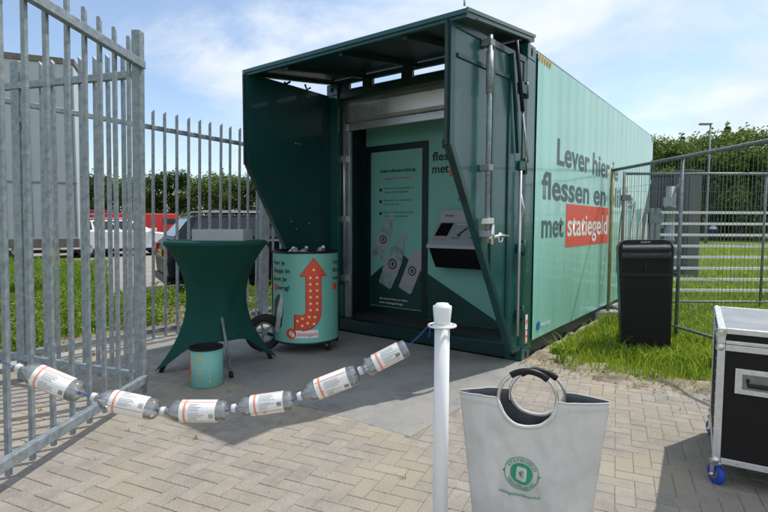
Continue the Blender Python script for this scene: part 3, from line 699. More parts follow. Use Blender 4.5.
b = MB(); b.box(.03, .10, -.80, -.70, 1.28, 1.33, .005); b.tube([(.07, -.74, 1.17), (.11, -.60, 1.19), (.10, -.47, 1.18)], .013); b.tube([(.08, -.70, 1.12), (.08, -.70, 1.28)], .02); b.tor((.10, -.60, 1.17), (1, 0, 0), .035, .009, 14, 6); b.build('lock_handle', CHROME, dR)
b = MB(); b.tube([(.03, -.13, .28), (.03, -.13, 1.75)], .014, 10); b.tube([(.03, -.13, 1.55), (.055, -.11, 1.42), (.03, -.10, 1.32)], .012); b.build('lower_lock_rod', STEEL, dR)
b = MB(); b.bar((.022, -.30, 2.72), (.022, -.17, 1.9), .03, .03); b.build('strut_shadow_bar', GREEN, dR)  # dark green bar modelled in place of the strut's shadow
dL, _, _ = front_door(-1, -Wc+.005, R(0), 'left door, its dark inner face towards the camera')
# gas struts
for x, nm in ((.045, 0),):
    b = MB(); b.tube([(x, -.36 if nm == 0 else -.40, 2.80), (x, -.20, 2.25)], .017, 10); s1 = b.build('gas_strut', BLACK, C0)
    b = MB(); b.tube([(x, -.20, 2.25), (x, -.06, 1.83)], .009, 8); b.build('strut_rod', CHROME, s1)
# canopy
zf, zr, yf, yr = 2.775, 2.955, -1.18, .10
def cz(y): return zf+(zr-zf)*(y-yf)/(yr-yf)
b = MB(); xl, xr = -Wc-.015, .02
b.poly([(xl, yf, cz(yf)), (xl, yr, cz(yr)), (xl, yr, cz(yr)+.012), (xl, yf, cz(yf)+.012)], (xr-xl, 0, 0)); can = b.build('canopy', GREEND, C0)
b = MB()
for x in (xl, xr-.04):
    b.poly([(x, yf, cz(yf)-.035), (x, yr, cz(yr)-.035), (x, yr, cz(yr)-.0005), (x, yf, cz(yf)-.0005)], (.04, 0, 0))
b.box(xl+.041, xr-.041, yf, yf+.035, zf-.035, zf-.0005); b.box(xl+.041, xr-.041, yr-.05, yr, zr-.06, zr-.012)
b.build('canopy_frame', GREEN, can)
b = MB(); b.poly([(xr+.001, yf-.01, cz(yf)+.004), (xr+.001, yr+.01, cz(yr)+.004), (xr+.001, yr+.01, cz(yr)+.03), (xr+.001, yf-.01, cz(yf)+.03)], (.008, 0, 0)); b.box(xl-.01, xr+.009, yf-.014, yf-.002, zf-.01, zf+.022); b.poly([(xr+.001, yf+.15, cz(yf+.15)-.03), (xr+.001, yr-.12, cz(yr-.12)-.03), (xr+.001, yr-.12, cz(yr-.12)-.02), (xr+.001, yf+.15, cz(yf+.15)-.02)], (.006, 0, 0)); b.build('canopy_drip_edge', GREENL, can)
b = MB()
for x in (-1.9, -1.22, -.55): b.bar((x, yf+.05, cz(yf)-.03), (x, yr-.06, cz(yr)-.03), .04, .05)
b.build('canopy_rib', GREEND, can)
b = MB(); b.tube([(.0, yf, 2.82), (.0, yf-.005, 2.86), (.01, yf+.02, 2.885)], .008, 8); b.build('canopy_hook', STEEL, can)
b = MB()
for y in (-.72, -.42): b.tube([(-Wc+.06, y, cz(y)-.07), (-Wc+.06, y+.03, 2.86-.1), (-Wc+.1, y+.05, 2.78)], .011, 8)
b.build('canopy_catch', BLACK, can)

# ================================================================== PICKET FENCES AND GATE
def picket_run(root, a, b_, ts, zb, zt, rail_b, rail_t, side, r=.015, m=GALV, rail=(.035, .055)):
    """ts: distances of pickets along a->b ; rails run the length; each picket is a part"""
    a, b_ = Vector(a), Vector(b_); d = (b_-a); L = d.length; d.normalize(); n_ = Vector((-d.y, d.x))*side
    for z, nm in ((rail_b, 'bottom_rail'), (rail_t, 'top_rail')):
        q = MB(); p0 = a+n_*.035; p1 = b_+n_*.035; q.bar((p0.x, p0.y, z), (p1.x, p1.y, z), rail[0], rail[1]); q.build(nm, m, root, .004)
    proto = None
    for tt in ts:
        c = a+d*tt
        if proto is None:
            q = MB(); 
            hw_ = .0125; nv = Vector((-d.y, d.x, 0))*.011; dv3 = Vector((d.x, d.y, 0))
            q.poly([-dv3*hw_-nv+Vector((0, 0, zb)), dv3*hw_-nv+Vector((0, 0, zb)), dv3*hw_-nv+Vector((0, 0, zt+.022)), -dv3*hw_-nv+Vector((0, 0, zt-.005))], nv*2)
            proto = q.build('picket', m, root, .002); o = proto
        else:
            o = proto.copy(); COL.objects.link(o); o.parent = root
        o.location = (c.x, c.y, random.uniform(-.006, .006)); o.rotation_euler = (random.uniform(-.003, .003), random.uniform(-.003, .003), 0)
        if proto is o: pass
Pg = Vector((-1.77, -2.66)); Ag = Vector((-1.02, -3.72)); da = (Ag-Pg).normalized()
gate = thing('picket_gate', 'near galvanised steel gate leaf of vertical pickets, swung towards the camera', 'gate')
picket_run(gate, Pg, Pg+da*1.95, [.128+.1597*k for k in range(12)], .085, 2.49, .17, 2.365, 1, rail=(.04, .055))
b = MB(); b.obox((Pg.x, Pg.y, 1.325), (da.x, da.y, 0), (-da.y, da.x, 0), (0, 0, 1), .065, .06, 2.54); b.build('gate_post', GALV, gate, .004)
b = MB(); b.tube([(Pg.x+.02, Pg.y-.036, .12), (Pg.x+.021, Pg.y-.044, .12)], .010, 8); b.tube([(Pg.x+.02, Pg.y-.036, 2.36), (Pg.x+.021, Pg.y-.044, 2.36)], .010, 8); b.build('bolt', BLACK, gate)
Bg = Vector((-2.95, -3.03)); db = (Bg-Pg).normalized()
gb = thing('picket_gate', 'inner galvanised gate leaf behind the swung one, with a thick hinge post', 'gate')
A0 = Pg+Vector((-.07, .03))
picket_run(gb, A0, A0+db*2.4, [.125+.1365*k for k in range(8)]+[1.36+.1365*k for k in range(7)], .12, 2.47, .185, 2.31, 1, rail=(.04, .05))
pb = A0+db*1.17; b = MB(); b.obox((pb.x, pb.y, 1.25), (db.x, db.y, 0), (-db.y, db.x, 0), (0, 0, 1), .09, .09, 2.5); b.build('gate_post', GALV, gb, .005)
b = MB(); b.tube([(pb.x+.10, pb.y-.02, 1.98), (pb.x+.10, pb.y-.02, 2.14)], .012); b.box(pb.x+.03, pb.x+.11, pb.y-.03, pb.y-.01, 2.03, 2.07); b.build('hinge', GALV2, gb)
Fa = Vector((-3.28, -2.78)); Fb = Vector((-3.46, .06)); dF = (Fb-Fa).normalized()
rf = thing('picket_fence', 'long galvanised picket fence standing between the paving and the car park', 'fence')
picket_run(rf, Fa-dF*2.2, Fa+dF*5.0, [.02+.142*k for k in range(51) if .02+.142*k-2.2 > 1.02 and abs(.02+.142*k-2.2-2.63) > .06 and abs(.02+.142*k-2.2-.25) > .06], .08, 2.43, .15, 2.275, 1, rail=(.04, .045))
for tt in (2.63,):
    c = Fa+dF*tt; b = MB(); b.obox((c.x, c.y, 1.0), (dF.x, dF.y, 0), (-dF.y, dF.x, 0), (0, 0, 1), .11, .08, 2.06 if tt < 1 else 2.10); b.build('fence_post', GALV, rf, .004)

# the old fences lean a little out of plumb
def lean(o, p, a):
    ax_ = Vector((math.sin(yaw), math.cos(yaw), 0)); T = Matrix.Translation(Vector((p.x, p.y, 0)))
    o.matrix_world = T @ Matrix.Rotation(a, 4, ax_) @ T.inverted()
lean(gate, Pg, .018); lean(gb, Pg, .018); lean(rf, Fa, .020)

# ================================================================== CHAIN OF BOTTLES, CORD, WHITE POST
wp = at(443, 1.84)
post_t = thing('barrier_post', 'white plastic barrier post holding the end of the bottle garland', 'post', (wp.x, wp.y, .018))
b = MB(); b.lathe([(.0, .0), (.15, 0), (.152, .012), (.145, .03), (.06, .06), (.036, .075), (.036, .09), (0, .09)], 36); b.build('base', WHITE, post_t)
b = MB(); b.lathe([(.0, .085), (.0275, .085), (.0275, .905), (0, .905)], 28); b.build('pole', WHITE, post_t)
b = MB(); b.lathe([(.0, .895), (.027, .895), (.0285, .902), (.0345, .962), (.033, .969), (.024, .973), (.022, .978), (0, .98)], 28); b.build('cap', WHITE, post_t)
b = MB(); b.tor((0, 0, .897), (0, 0, 1), .049, .004, 32, 8); b.lathe([(.031, .893), (.035, .893), (.035, .902), (.031, .902)], 24)
for k in range(3): a = k*2.094+.5; b.bar((.031*math.cos(a), .031*math.sin(a), .897), (.049*math.cos(a), .049*math.sin(a), .897), .008, .005)
b.build('chain_ring', WHITE, post_t)
bot = [((17, 367), (80, 393), 2.22), ((92, 396.5), (157, 410), 2.22), ((161, 411), (227, 411), 2.21), ((232, 408.5), (293, 400), 2.19), ((298, 397), (357, 374), 2.16), ((359, 371.5), (407, 347), 2.12)]
def at3(px, py, D):
    dv = fw+r2*((px-384)/513.2)+u2*((256-py)/513.2); return Vector((1.796, -4.495, 1.283))+dv*D
bl = ['leftmost labelled bottle of the garland, in front of the gate pickets', 'second labelled bottle of the garland from the left, below the gate post', 'third labelled bottle of the garland, hanging level below the small bin', 'fourth labelled bottle of the garland from the left, tilted slightly up', 'fifth labelled bottle of the garland from the left, below the drum', 'rightmost labelled bottle of the garland, tied to the white post']
cord = []
def make_bottle(L, name='plastic_bottle'):
    root = bpy.data.objects.new(name, None); COL.objects.link(root)
    r = .0455*L/.285; k_ = L/.285
    prof = [(.0, .012), (.0125, .012), (.0125, .022), (.017, .024), (.0125, .026), (.019, .032), (.032, .044), (.041, .058), (r*.985, .070), (r, .080), (r*.965, .086), (r, .092)]
    prof += [(r, z) for z in (.12, .16, .20)]+[(r, .248), (r*.96, .253), (r, .259), (r, .268), (r*.93, .279), (r*.75, .285), (r*.35, .279), (0, .281)]
    prof = [(q[0], q[1]*k_) for q in prof]
    b = MB(); b.lathe(prof, 26)
    for v_ in b.b.verts:
        d_ = 1+.07*noise.noise((v_.co.x*30, v_.co.y*30, v_.co.z*22+random.Random(int(L*1e6)).random()*50)); v_.co.x *= d_; v_.co.y *= d_
    b.build('bottle_body', PET, root)
    b = MB(); b.lathe([(.0, -.001), (.0155, -.001), (.0175, .001), (.0175, .018), (.0, .018)], 20); b.build('cap', mat('cap_pale', (.62, .64, .67), .35, 0, .05, 20), root)
    zl0, zl1 = .093*k_, .246*k_
    b = MB(); b.lathe([(r*1.02+.0008, zl0), (r*1.02+.0008, zl1)], 30, a0=-2.2, a1=2.2); lb = b.build('label', LABEL, root)
    R1 = r*1.02+.0016
    b = MB()
    for a0 in (-2.1, -1.0, .95, 2.0): b.lathe([(R1, zl0+.003), (R1, zl1-.003)], 4, a0=a0, a1=a0+.07)
    b.lathe([(R1, zl0+.018), (R1, zl0+.026)], 20, a0=-1.9, a1=1.9); b.build('orange_stripe', ORANGE, lb)
    b = MB()
    for a0 in (-.75, .10):
        for k in range(5):
            z0 = zl0+.040; b.lathe([(R1, z0), (R1, z0+random.uniform(.03, .07))], 2, a0=a0+k*.15, a1=a0+k*.15+.05)
    b.build('small_print', INKG, lb)
    b = MB()
    for k in range(9): b.lathe([(R1+.0001, zl1-.026), (R1+.0001, zl1-.006)], 1, a0=.2+k*.05, a1=.2+k*.05+random.choice((.012, .028)))
    b.build('barcode', INKB, lb)
    return root
camP = Vector((1.796, -4.495, 1.283))
for i, (c_, e_, D) in enumerate(bot):
    p0, p1 = at3(*c_, D), at3(*e_, D); L = (p1-p0).length
    o = make_bottle(L); z = (p1-p0).normalized(); view = (camP-p0).normalized(); x = (view-z*view.dot(z)).normalized(); y = z.cross(x)
    ro = Matrix.Rotation((.2, -.5, .1, -.2, .35, -.1)[i], 4, 'Z')
    o.matrix_world = Matrix.Translation(p0) @ Matrix((x, y, z)).transposed().to_4x4() @ ro
    tag(o, bl[i], 'bottle', 'bottles strung on the garland'); cord += [p0-z*.002, p0+z*L*.5-Vector((0, 0, .004)), p1]
ring = Vector((wp.x, wp.y, .018+.897))+(r2*-.047)
cord = [at3(-30, 350, 2.3), at3(0, 362, 2.24)]+cord+[cord[-1].lerp(ring, .5)-Vector((0, 0, .003)), ring]
b = MB(); b.tube(cord, .0018, 6)
for p in cord[4:-2:3]:
    for q in range(3): b.tor(p+Vector((random.uniform(-.003, .003), random.uniform(-.003, .003), random.uniform(-.003, .003))), (random.random(), random.random(), random.random()), .004, .0016, 10, 5)
b.tube([ring, ring+Vector((.004, 0, -.02)), ring+Vector((-.004, .004, -.045))], .0016, 5); tag(b.build('blue_cord', BLUES), 'thin blue cord threaded through the bottles and tied to the white post', 'cord')

# ================================================================== COCKTAIL TABLE, CRATE, BIN
F1, F2, F3, F4 = Vector((-2.30, -2.25)), Vector((-1.68, -1.95)), Vector((-1.88, -1.32)), Vector((-2.5, -1.62))
tcx = (F1+F3)/2
tb = thing('cocktail_table', 'tall round table dressed in a dark green stretch cover', 'table', (tcx.x, tcx.y, .018))
ang = [math.atan2((f-tcx).y, (f-tcx).x) for f in (F1, F2, F3, F4)]
def adist(a, b): return abs((a-b+math.pi) % (2*math.pi)-math.pi)
b = MB(); rings = []
nA, nT = 120, 34
for j in range(nT+1):
    t_ = j/nT; row = []
    for i in range(nA):
        a = 2*math.pi*i/nA
        pk = max(math.exp(-(adist(a, q)/.30)**1.3) for q in (ang[0], ang[2], ang[3]))
        rh = .235+(.53-.235)*pk; zh = .25*(1-pk)**1.2+.012; 
        dd = min(adist(a, q) for q in (ang[0], ang[2], ang[3]))
        rc = .025+.02*pk
        rr = (1-t_)**2*.425+2*t_*(1-t_)*rc+t_**2*rh; z = (1-t_)**2*1.075+2*t_*(1-t_)*.56+t_**2*zh
        rr += .006*math.sin(a*7+t_*5)*t_*(1-t_)*3+.005*math.sin(a*23+3*math.sin(a*3))*t_**2*(.3+pk)
        row.append(b.b.verts.new((math.cos(a)*rr, math.sin(a)*rr, z)))
    rings.append(row)
for A, B in zip(rings, rings[1:]):
    for k in range(nA):
        q = b.f([A[k], A[(k+1) % nA], B[(k+1) % nA], B[k]]); q.smooth = True
lat = b.build('stretch_cover', FABG, tb)
b = MB(); b.lathe([(0, 1.112), (.415, 1.112), (.430, 1.106), (.432, 1.085), (.424, 1.072), (.40, 1.068)], 64); b.build('tabletop', FABG, tb)
lg = None
for k, f in enumerate((F1, F2, F3, F4)):
    d = (f-tcx)*(.93 if k != 1 else 1.0); b = MB(); b.tube([(d.x*.12, d.y*.12, .62), (d.x*.96, d.y*.96, .03)], .013, 10); l = b.build('leg', GALV2, tb)
    b = MB(); b.tube([(d.x*.95, d.y*.95, .045), (d.x, d.y, .002)], .018, 10); b.build('rubber_foot', BLACK, l)
# grey crate on the table
cp = at(223, 4.48)
cr_ = thing('crate', 'low grey open crate standing on the green table', 'crate', (cp.x, cp.y, 1.132), -yaw-.05)
b = MB(); b.box(-.22, .22, -.13, .13, 0, .006); 
b.box(-.22, -.214, -.13, .13, .006, .095); b.box(.214, .22, -.13, .13, .006, .095); b.box(-.214, .214, .124, .13, .006, .095)
b.poly([(-.214, -.13, .006), (.214, -.13, .006), (.214, -.13, .095), (.055, -.13, .095), (.03, -.13, .075), (0, -.13, .07), (-.03, -.13, .075), (-.055, -.13, .095), (-.214, -.13, .095)], (0, .006, 0)); b.build('tray', GREYC, cr_)
b = MB(); b.box(-.224, .224, -.134, -.1305, .0, .012); b.box(-.224, -.2205, -.13, .134, .0, .012); b.box(.2205, .224, -.13, .134, .0, .012); b.build('base_rim', GREYC, cr_)
# small bin
bp_ = at(204, 3.97)
bn = thing('waste_bin', 'small round teal bin with orange and yellow dots in front of the green table', 'bin', (bp_.x, bp_.y, .018))
b = MB(); b.lathe([(0, .0), (.122, 0), (.126, .004), (.126, .29), (.120, .29), (.120, .01), (0, .01)], 48); b.build('bin_body', [TEALIN], bn)
b = MB(); b.lathe([(.119, .288), (.130, .288), (.131, .300), (.119, .302), (.118, .15), (0, .15)], 48); b.build('liner', BLACKM, bn)
fa = math.atan2(-4.495-bp_.y, 1.796-bp_.x)
def curved(root, rad, a_c, fn): pass
b = MB()
rnd = random.Random(3)
for k in range(26):
    a = fa-.35+rnd.gauss(0, .30); z = rnd.uniform(.03, .27); s = rnd.uniform(.003, .008)
    b.lathe([(.1268, z-s), (.1268, z+s)], 1, a0=a-s/.127, a1=a+s/.127)
b.build('printed_dots', YEL, bn)
b = MB()
for k in range(12): z = .02+k*.021; wdt = .32*math.sin(math.pi*(k+.5)/12); b.lathe([(.1270, z), (.1270, z+.0205)], 5, a0=fa-1.35-wdt, a1=fa-1.2+wdt*.35)
b.build('printed_flame', mat('flame_print', (.55, .16, .04), .5, 0, .5, 40), bn)

# ================================================================== DRUM CART
dc = at(305.5, 5.18)
dr = thing('drum_cart', 'teal collection drum on wheels with a red upward arrow', 'cart', (dc.x, dc.y, .018))
rD = .325; z0, z1 = .105, .985
b = MB(); b.lathe([(0, z0), (rD, z0), (rD+.004, z0+.01), (rD, z0+.02), (rD, z1-.02), (rD, z1), (rD-.006, z1), (rD-.006, z1-.25), (0, z1-.25)], 72); drum = b.build('drum', mat('teal_drum', (.16, .44, .36), .4, 0, .05, 2), dr)
b = MB(); b.tor((0, 0, z1), (0, 0, 1), rD, .011, 64, 8); b.lathe([(rD-.008, z1), (rD-.008, z1-.24), (0, z1-.245)], 48); b.build('drum_rim', BLACK, dr)
b = MB(); b.lathe([(0, z0-.018), (rD-.03, z0-.018), (rD+.006, z0-.006), (rD+.006, z0+.012), (rD+.001, z0+.012)], 64); b.build('drum_base', GREEND, dr)
fd = math.atan2(-4.495-dc.y, 1.796-dc.x)
def onD(a_off, z, l=.002): return lambda xs, ys: ((rD+l)*math.cos(fd+a_off+xs/rD), (rD+l)*math.sin(fd+a_off+xs/rD), z+ys)
for k, (tx, w0) in enumerate((('Voor je', .20), ('flesje in', .235), ('moet je', .22))):
    text(tx, INK, drum, onD(-1.27 if k != 1 else -1.20, .865-.078*k), None, None, .042, w0, bold=.026)
b = MB(); b.lathe([(rD+.002, .612), (rD+.002, .675)], 8, a0=fd-1.20, a1=fd-.98); b.build('red_banner', RED, drum)
text('terug!', INK, drum, onD(-.96, .625), None, None, .042, .15, bold=.026)
for k, tx in enumerate(('Voor', 'fles', 'moet')): text(tx, INK, drum, onD(.93, .865-.078*k), None, None, .042, .13, bold=.010)
b = MB(); b.lathe([(rD+.002, .612), (rD+.002, .675)], 6, a0=fd+.93, a1=fd+1.2); b.build('red_banner', RED, drum)
# arrow: shaft, hook and head laid on the cylinder
def cyl(a, z, l): return ((rD+l)*math.cos(fd+a/rD), (rD+l)*math.sin(fd+a/rD), z)
def strip(b, L, Rr, l, m_=6):
    cols = []
    for p, q in zip(L, Rr): cols.append([b.b.verts.new(cyl(p[0]+(q[0]-p[0])*k/m_, p[1]+(q[1]-p[1])*k/m_, l)) for k in range(m_+1)])
    for A, B in zip(cols, cols[1:]):
        for k in range(m_): b.f([A[k], B[k], B[k+1], A[k+1]])
AX = .075
def arrow(b, off, l):
    hw = .072+off
    Lp = [(AX-hw, .77), (AX-hw, .42)]; Rp = [(AX+hw, .77), (AX+hw, .42)]
    cxa, cza = AX-hw-.03, .42
    ri, ro = .03, .03+2*hw
    for k in range(1, 9):
        t_ = k/8*math.pi/2; Lp.append((cxa+ri*math.cos(t_), cza-ri*math.sin(t_))); Rp.append((cxa+ro*math.cos(t_), cza-ro*math.sin(t_)))
    Lp.append((cxa-.075-off, cza-ri)); Rp.append((cxa-.075-off, cza-ro)); strip(b, Lp, Rp, l)
    n_ = 8; hd = [(AX-.125-off*2, .765-off), (AX, .925+off*1.5), (AX+.125+off*2, .765-off)]
    L2 = [(hd[0][0]+(hd[1][0]-hd[0][0])*k/n_, hd[0][1]+(hd[1][1]-hd[0][1])*k/n_) for k in range(n_+1)]+[(hd[1][0]+(hd[2][0]-hd[1][0])*k/n_, hd[1][1]+(hd[2][1]-hd[1][1])*k/n_) for k in range(1, n_+1)]
    R2 = [(p[0], hd[0][1]) for p in L2]; strip(b, L2, R2, l+.0004)
b = MB(); arrow(b, .007, .0024); b.build('arrow_edge', mat('dark_red_print', (.36, .03, .015), .5), drum)
b = MB(); arrow(b, 0, .0034); b.build('red_arrow', RED, drum)
b = MB()
bulbs = [(AX+dx_, .745-.062*k) for k in range(6) for dx_ in (-.032, .032)]+[(AX, .82)]+[(AX+.01, .365), (AX-.045, .37), (AX+.0, .30), (AX-.06, .31), (AX-.11, .355), (AX-.11, .285), (AX-.155, .33)]
for (a_, z_) in bulbs:
    b.f([b.b.verts.new(cyl(a_+.0125*math.cos(q), z_+.0125*math.sin(q), .0056)) for q in [2*math.pi*k/10 for k in range(10)]])
b.build('printed_bulb', BULB, drum)
b = MB(); b.lathe([(rD+.002, .165), (rD+.002, .24)], 14, a0=fd-.42, a1=fd+.36); b.build('white_strip', WHITEP, drum)
text('statiegeld', RED, drum, onD(-.40+.14, .185, .0034), None, None, .034, .19, bold=.010)
b = MB(); b.f([b.b.verts.new(cyl(-.145+.052*math.cos(q), .205+.052*math.sin(q), .0036)) for q in [2*math.pi*k/24 for k in range(24)]]); b.build('round_emblem', RED, drum)
text('€', WHITEP, drum, onD(-.52, .185, .0048), None, None, .045, .038, bold=.010)
b = MB(); strip(b, [(-.40, .18), (-.33, .20), (-.26, .27), (-.235, .42), (-.26, .52)], [(-.40, .50), (-.38, .52), (-.33, .56), (-.30, .58), (-.27, .56)], .002); b.build('printed_dark_shape', DKTEAL, drum)  # dark green print behind the printed bottle
b = MB(); strip(b, [(-.385, .20), (-.33, .42), (-.285, .52), (-.265, .60)], [(-.305, .20), (-.245, .40), (-.235, .52), (-.235, .60)], .0034); b.build('printed_bottle', PHOTOB, drum)
# wheels and frame
rv = Vector((math.cos(yaw), -math.sin(yaw), 0)); dv = Vector((math.sin(yaw), math.cos(yaw), 0))
wpz = at(263, 5.02)-dc; wc = Vector((wpz.x, wpz.y, .185))
axw = (dv*.25+rv*.97); axw.normalize(); axw2 = (rv*.42-dv*.9).normalized()
wh = bpy.data.objects.new('wheel', None); COL.objects.link(wh); wh.parent = dr; wh.location = wc
b = MB(); b.tor((0, 0, 0), axw2, .145, .042, 40, 10); b.build('tyre', RUBBER, wh)
b = MB(); b.tor((0, 0, 0), axw2, .098, .014, 32, 6); b.tube([-axw2*.03, axw2*.03], .03, 12)
for k in range(5):
    e = axw2.cross(Vector((0, 0, 1))).normalized(); g = axw2.cross(e); q = e*math.cos(k*1.2566)+g*math.sin(k*1.2566); b.bar(q*.02, q*.1, .02, .012, axw2)
b.build('rim', GALV2, wh)
b = MB(); b.tube([wc, (wc.x*.6, wc.y*.6, .12), (0, 0, .085)], .015); e_ = rv*-.33; b.tube([(e_.x, e_.y, .08), (e_.x*-1, e_.y*-1, .08)], .014); b.build('cart_frame', BLACK, dr)
b = MB(); h0 = rv*-.32; h1 = rv*-.50; b.tube([(h0.x*1.02, h0.y*1.02, .16), (h0.x*1.04, h0.y*1.04, .95), (h0.x*1.2, h0.y*1.2, 1.06), (h1.x, h1.y, 1.07)], .013); b.tube([(h1.x-.05, h1.y-.06, 1.07), (h1.x+.05, h1.y+.06, 1.07)], .018); b.build('cart_handle', BLACK, dr)
for k, (rr_, dd_, vis) in enumerate(((.24, -.12, 1), (.05, .22, 0))):
    c = rv*rr_+dv*dd_; cs = bpy.data.objects.new('caster', None); COL.objects.link(cs); cs.parent = dr; cs.location = (c.x, c.y, 0); cs.scale = (1.2, 1.2, 1)
    b = MB(); b.tor((0, 0, .06), (rv*.9+dv*.4), .040, .019, 24, 8); b.build('caster_tyre', RUBBER, cs)
    aw = (rv*.9+dv*.4).normalized()
    b = MB(); b.tube([aw*-.022+Vector((0, 0, .06)), aw*.022+Vector((0, 0, .06))], .03, 14)
    for s_ in (-1, 1): b.bar(aw*.028*s_+Vector((0, 0, .055)), aw*.026*s_+Vector((0, 0, .115)), .03, .004, aw)
    b.box(-.03, .03, -.03, .03, .108, .116); b.build('caster_fork', CHROME, cs)
# empties in the drum
for k, (a, rr_, tilt) in enumerate(((fd-.9, .16, .5), (fd+.3, .05, -.6), (fd+1.6, .18, .9), (fd-2.2, .12, 1.1))):
    o = make_bottle(.27, 'plastic_bottle'); o.location = (dc.x+rr_*math.cos(a), dc.y+rr_*math.sin(a), 1.045 if k < 3 else 1.02); o.rotation_euler = (math.pi+tilt, tilt*.5, a)
    tag(o, 'crumpled empty bottle poking out of the teal drum, '+('at the front left', 'in the middle', 'at the right rim', 'at the back')[k], 'bottle', 'empties in the drum')

# ================================================================== BAG
bgp = at(536, 1.97)
bag = thing('shopping_bag', 'light grey collection bag with round metal handles and a green logo', 'bag', (bgp.x, bgp.y, .018), -yaw-R(13))
wt, wb, Hb = .283, .215, .60
def BUL(s, z, sgn): return .010*(1-abs(noise.noise((s*2.6+z*6, z*4-s*2.5, 6)))*2)**3*(s*s*.6+.4)+.011*abs(noise.noise((s*4+z*3, z*9-s*2, 2)))+.014*noise.noise((s*2.2, z*5, sgn*3))+.010*noise.noise((s*5+z*7, z*3, sgn*9+4))
def cl_y(x, z, sg_):
    hw = wb+(wt-wb)*(z/Hb); s = max(-1, min(1, x/hw)); dep = (.055+.035*(1-z/Hb))*(1-abs(s)**2.4)+.004
    return dep+BUL(s, z, sg_)*(1-abs(s)**3)
def bagpanel(sgn, name):
    b = MB(); nx_, nz_ = 72, 30; G = []
    for i in range(nx_+1):
        s = -1+2*i/nx_; row = []
        dip = 0
        xx = s*wt
        cx_b = -.022 if sgn < 0 else .020
        if abs(xx-cx_b) < .108: dip = math.sqrt(.108**2-(xx-cx_b)**2)
        ht = Hb-dip-.012*abs(s)*(1 if sgn < 0 else .6)
        for j in range(nz_+1):
            t_ = j/nz_; z = ht*t_
            hw = wb+(wt-wb)*(z/Hb); dep = (.055+.035*(1-z/Hb))*(1-abs(s)**2.4)+.004
            bulge = BUL(s, z, sgn)
            row.append(b.b.verts.new((s*hw, sgn*(dep+bulge*(1-abs(s)**3)), z)))
        G.append(row)
    for i in range(nx_):
        for j in range(nz_):
            q = b.f([G[i][j], G[i+1][j], G[i+1][j+1], G[i][j+1]]); q.smooth = True
    rim = [v_.co.copy() for v_ in [G[i][nz_] for i in range(nx_+1)]]
    o = b.build(name, [BAGM, BAGIN], bag)
    # make the outer side fabric, inner side lining
    md = o.modifiers.new('solid', 'SOLIDIFY'); md.thickness = .0025; md.offset = -1; md.material_offset = 1; md.material_offset_rim = 0
    if o.data.polygons[100].normal.y*sgn < 0: o.data.flip_normals()
    b = MB()
    for zz_ in ((Hb-.035, Hb-.041) if sgn < 0 else ()):
        for q_ in range(-60, 61):
            x_ = q_/60*wt*.95
            if abs(x_) < .125: continue
            if q_ % 2: continue
            y_ = sgn*(abs(cl_y(x_, zz_, sgn))+.0012); y2_ = sgn*(abs(cl_y(x_+.0035, zz_, sgn))+.0012); b.tube([(x_, y_, zz_), (x_+.0035, y2_, zz_)], .0006, 4)
    if sgn < 0: b.build('stitching', mat('bag_thread', (.42, .42, .41), .8), bag)
    b = MB(); b.tube([p+Vector((0, 0, .001)) for p in rim], [(.0075 if abs(p.x-(-.022 if sgn < 0 else .020)) < .106 else .0028) for p in rim], 8); b.build('rim_piping', BAGM, bag)
    return o
fp = bagpanel(-1, 'front_panel'); bagpanel(1, 'back_panel')
for sgn, rx in ((-1, -.022), (1, .020)):
    yy = sgn*.050; cz_ = Hb+(.004 if sgn < 0 else -.018)
    b = MB(); b.tube([(rx+.108*math.cos(a), yy, cz_-.008+.108*math.sin(a)) for a in [-.25+(math.pi+.5)*k/36 for k in range(37)]], .0068, 8); hd = b.build('ring_handle', CHROME, bag)
    b = MB(); pts = [Vector((rx+.108*math.sin(a), yy, cz_-.008+.108*math.cos(a))) for a in [(-.62+1.35*k/14) for k in range(15)]]; b.tube(pts, .0125, 12); b.build('handle_grip', BLACK, hd)
# logo on the front, follows the cloth
fpm = fp.data; zs = [(v_.co.x, v_.co.z, v_.co.y) for v_ in fpm.vertices]
def cloth_y(x, z):
    hw = wb+(wt-wb)*(z/Hb); s = x/hw; dep = (.055+.035*(1-z/Hb))*(1-abs(s)**2.4)+.004
    bulge = BUL(s, z, -1); return -(dep+bulge*(1-abs(s)**3))
LX, LZ = -.040, .315
def C(x, z, l=.003):
    ca, sa = math.cos(-.07), math.sin(-.07); x, z = x*ca-z*sa, x*sa+z*ca
    return (LX+x, cloth_y(LX+x, LZ+z)-l, LZ+z)
def loops(fn, m, nm, l, fr, n=48):
    b = MB(); prev = None
    for f_ in fr:
        cur = [b.b.verts.new(C(*fn(f_, 2*math.pi*k/n), l)) for k in range(n)]
        if prev:
            for k in range(n): b.f([prev[k], prev[(k+1) % n], cur[(k+1) % n], cur[k]])
        prev = cur
    return b.build(nm, m, fp)
loops(lambda f_, a: (f_*math.cos(a), f_*math.sin(a)), LOGOG, 'logo_ring', .0035, (.0608, .0635))
loops(lambda f_, a: (f_*math.cos(a), f_*math.sin(a)), LOGOG, 'logo_disc', .0035, (.0004, .01, .02, .03, .041))
def sq(a, w2, h2):
    c_, s_ = math.cos(a), math.sin(a); p = 5; k = (abs(c_/w2)**p+abs(s_/h2)**p)**(-1/p); return c_*k, s_*k
loops(lambda f_, a: tuple(f_*q for q in sq(a, .019, .028)), BAGM, 'logo_can', .0050, (.02, .35, .7, 1))
text('€', LOGOG, fp, lambda xs, ys: C(xs-.010, ys-.010, .0066), None, None, .022, .018, bold=.01)
text('STATIEGELD', LOGOG, fp, lambda xs, ys: C((.0465+ys)*math.sin((xs-.062)/.0515), (.0465+ys)*math.cos((xs-.062)/.0515), .0036), None, None, .0105, .124, bold=.01)
